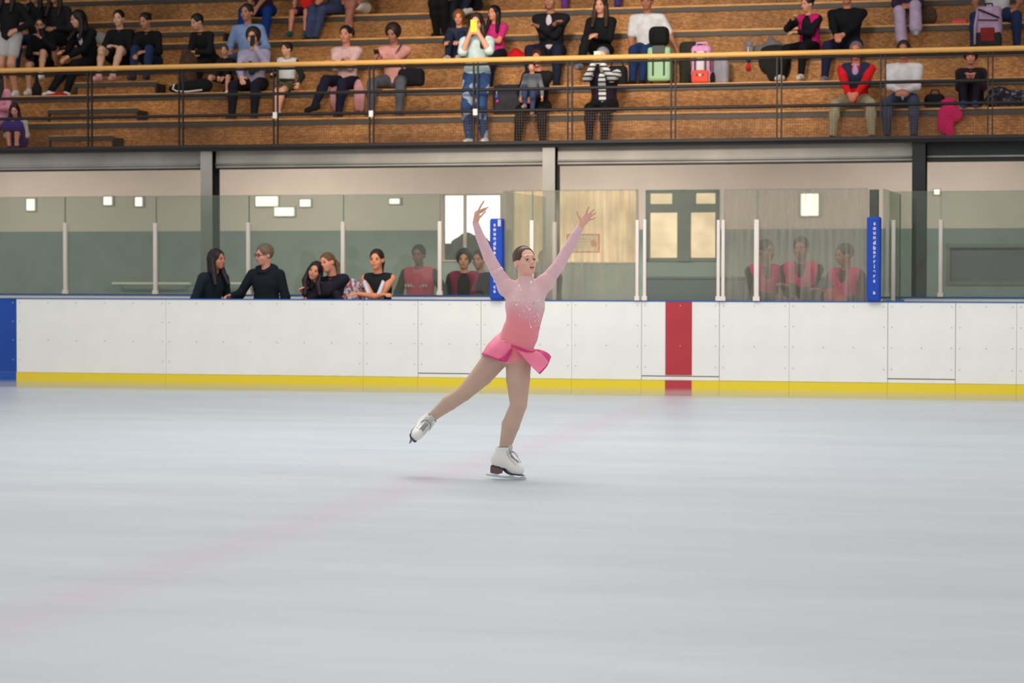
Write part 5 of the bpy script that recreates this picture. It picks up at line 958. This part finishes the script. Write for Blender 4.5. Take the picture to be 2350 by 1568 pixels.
o=ontier('backpack',1168,1,'dark grey backpack with small hanging charms on the lowest tier','bag',dv=.18); rbag(o,.40,.24,.40,(56,54,62)); link('charm',ico('charm',(.022,.02,.03),cloth((60,100,200))),o,None,Matrix.Translation((-.13,-.14,.24))); link('charm',ico('charm',(.018,.016,.026),cloth((214,70,110))),o,None,Matrix.Translation((-.12,-.14,.18))); strap(o,[(-.13,-.11,.34),(-.13,-.14,.3),(-.13,-.14,.26)],.005,WH,'cord')
o=ontier('handbag',1417,2,'black camera bag sitting on the second tier behind the striped woman','bag',dv=.25); rbag(o,.24,.16,.26,(28,28,32)); strap(o,[(-.1,0,.2),(-.06,-.03,.34),(.06,-.03,.34),(.1,0,.2)],.01,BK)
o=ontier('tote_bag',1350,3,'white and grey tote bag beside the woman with streaked hair','bag',dv=.14); rbag(o,.2,.12,.26,(178,180,172)); strap(o,[(-.06,0,.24),(-.04,-.02,.36),(.04,-.02,.36),(.06,0,.24)],.01,WH)
i=PEOPLE['pinksw']; o=ontier('shoulder_bag',944,2,'black shoulder bag at the side of the person in the dusty pink sweater','bag',dv=.05,z=.04); rbag(o,.34,.16,.22,(22,22,26)); strap(o,[(-.1,-.02,.2),(-.2,-.08,.42),(-.14,.0,.56)],.012,mat('strap_grey',(70,66,72)))
heap('coat',797,2,'pale pink coat hanging from the seat beneath the woman in the pink blouse','coat',(190,134,140),[((-.17,-.05,-.08),(.06,.035,.18)),((.17,-.04,-.02),(.07,.03,.16)),((.22,-.04,-.10),(.05,.03,.14)),((.15,-.045,-.2),(.04,.025,.10)),((.22,-.045,-.24),(.04,.025,.07)),((-.13,-.045,-.24),(.05,.03,.08))],dv=.0)
heap('fur_bag',424,2,'brown fur bag standing on the second tier left of the boy in black','bag',(70,44,30),[((0,.15,.2),(.13,.1,.2)),((0,.15,.42),(.14,.1,.16)),((-.02,.12,.56),(.08,.07,.07))],m=mat('fur_brown',(70,46,32),.95,0,.4,30,bump=.6))
heap('jacket',440,2,'black jacket with white piping spread over the second tier','jacket',(20,20,22),[((0,.06,.08),(.26,.08,.09)),((-.22,.04,.06),(.14,.06,.06)),((.15,.05,.10),(.14,.07,.1))],dv=.0)
v=VK(2)-.05; o=wroot('piping_cord',WU(400,v,200),v,H(2)+.02); strap(o,[(0,0,.10),(-.02,-.01,.03),(.04,-.02,.0),(.2,-.02,-.01),(.42,-.02,.01)],.01,WH,'cord'); tag(o,'white piping cord along the hem of the black jacket on the second tier','cord')
heap('fur_bag',2122,4,'small brown fur bag beside the person in lavender trousers','bag',(70,56,46),[((0,.12,.12),(.15,.1,.12)),((.02,.1,.2),(.12,.08,.08))],m=mat('fur_grey_brown',(84,64,48),.95,0,.4,30,bump=.6))
o=ontier('lunch_box',2200,4,'coral red flat box on the fourth tier near the right','box',dv=.06); MB().box(-.1,.1,0,.14,0,.05).obj('box',mat('coral_red',(224,70,76),.5),o,bevel=.01); MB().box(-.1,.1,-.002,.142,.052,.062).obj('lid',mat('coral_red',(224,70,76),.5),o)
o=ontier('backpack',2268,3,'lavender and black backpack standing between the knees of the person in dark jeans','bag',dv=.08); rbag(o,.32,.2,.56,(168,140,166)); MB().box(-.1,.08,-.125,-.10,.10,.28).obj('pocket',cloth((120,34,34)),o,bevel=.02); rbag(o,.31,.12,.22,(40,38,42),'lower_pocket',off=(0,-.06,0)); strap(o,[(-.13,-.11,.52),(.14,-.12,.40)],.012,BK); strap(o,[(-.13,-.12,.38),(.13,-.12,.37)],.008,BK,'zip'); strap(o,[(-.14,-.1,.5),(-.17,-.12,.3),(-.17,-.12,.06)],.016,mat('lilac_strap',(168,140,166)))
MB().tube([(-.05,0,.55),(-.04,0,.60),(.04,0,.60),(.05,0,.55)],.012,8).obj('handle',BK,o,smooth=True)
o=ontier('handbag',2145,1,'small black bag next to the magenta cloth on the lowest tier','bag',dv=.15); rbag(o,.22,.16,.17,(20,20,24)); strap(o,[(-.07,0,.15),(-.03,-.02,.23),(.04,-.02,.23),(.08,0,.15)],.009,BK)
heap('cloth',2176,1,'magenta scarf draped over the edge of the lowest tier at the right','scarf',(206,22,96),[((0,.06,.06),(.11,.08,.06)),((.02,-.04,-.08),(.15,.03,.12)),((-.04,-.045,-.22),(.10,.025,.10)),((.03,-.045,-.33),(.05,.025,.12)),((.11,-.04,-.1),(.07,.03,.06))],dv=.0)
heap('duffel_bag',2305,1,'dark grey patterned bag on the lowest tier at the right edge','bag',(52,48,58),[((0,.2,.1),(.26,.14,.12)),((-.08,.18,.18),(.14,.12,.1)),((.15,.2,.14),(.14,.12,.1))],m=speckle('dark_pattern',[(36,34,42),(60,56,66),(30,30,36),(110,104,112)],30))
heap('blanket',232,4,'pale grey blanket bundled on the fourth tier at the upper left','blanket',(150,150,142),[((0,.12,.08),(.16,.1,.08)),((-.05,.1,.15),(.08,.08,.07)),((.09,.1,.12),(.09,.08,.07))])
o=ontier('water_bottle',305,4,'pink patterned drinking bottle on the fourth tier above the girls in black','bottle',dv=.1); MB().tube([(0,.05,0),(0,.05,.15),(0,.05,.18),(0,.05,.2)],[.035,.035,.018,.018],14).obj('bottle_body',speckle('bottle_pink',[(214,90,150),(230,170,190),(180,60,130)],40),o,smooth=True); MB().tube([(0,.05,.2),(0,.05,.23)],.022,12).obj('cap',mat('bottle_cap',(60,60,70)),o)
o=ontier('bottle_bag',81,2,'tall black bottle bag standing on the second tier near the white shoes','bag',dv=.08); MB().tube([(0,.05,0),(0,.05,.12),(0,.05,.2),(0,.05,.34)],[.07,.07,.03,.016],12).obj('body',BK,o,smooth=True); strap(o,[(0,.05,.33),(.03,.04,.37),(0,.05,.4)],.006,BK)
heap('cloth',118,2,'red cloth lying under the white shoes on the second tier','cloth',(180,20,28),[((0,.12,.015),(.16,.1,.025)),((.1,.1,.02),(.1,.08,.03))],dv=.12)
heap('cloth',108,2,'x','x',(0,0,0),[((0,.1,.02),(.01,.01,.01))]) if 0 else None
# backpack on the hugging girl
i=PEOPLE['hug']; n=i['nb']; M=i['M']@Matrix.Translation(tuple(n+A((.16,.12,-.48))))@Matrix.Rotation(.25,4,'Y'); o=bpy.data.objects.new('backpack',None); C.objects.link(o); o.matrix_world=M; tag(o,'floral patterned backpack worn by the fair-haired girl at the boards','bag')
rbag(o,.30,.2,.44,(0,0,0),m=speckle('floral',[(206,170,176),(120,90,110),(196,120,130),(226,210,206),(110,120,150),(170,60,70),(210,190,190)],34)); strap(o,[(-.08,-.09,.40),(-.16,-.14,.30),(-.16,-.1,.12)],.016,mat('pink_strap',(190,90,140)))
# orange gloves / bag held by the right official
v=.7; o=wroot('bag',WU(1908,v,670),v,1.02); tag(o,'orange red bag held against the glass by the official at the right','bag'); link('body',sdfmesh('body',[ell((0,0,.10),(.08,.06,.12)),ell((.09,.02,.06),(.09,.06,.07))],.012,.03),o,cloth((226,70,60))); strap(o,[(-.04,0,.2),(0,-.01,.26),(.04,0,.2)],.008,BK)
# water bottles and coat hook style items are left out where the photo shows only blur
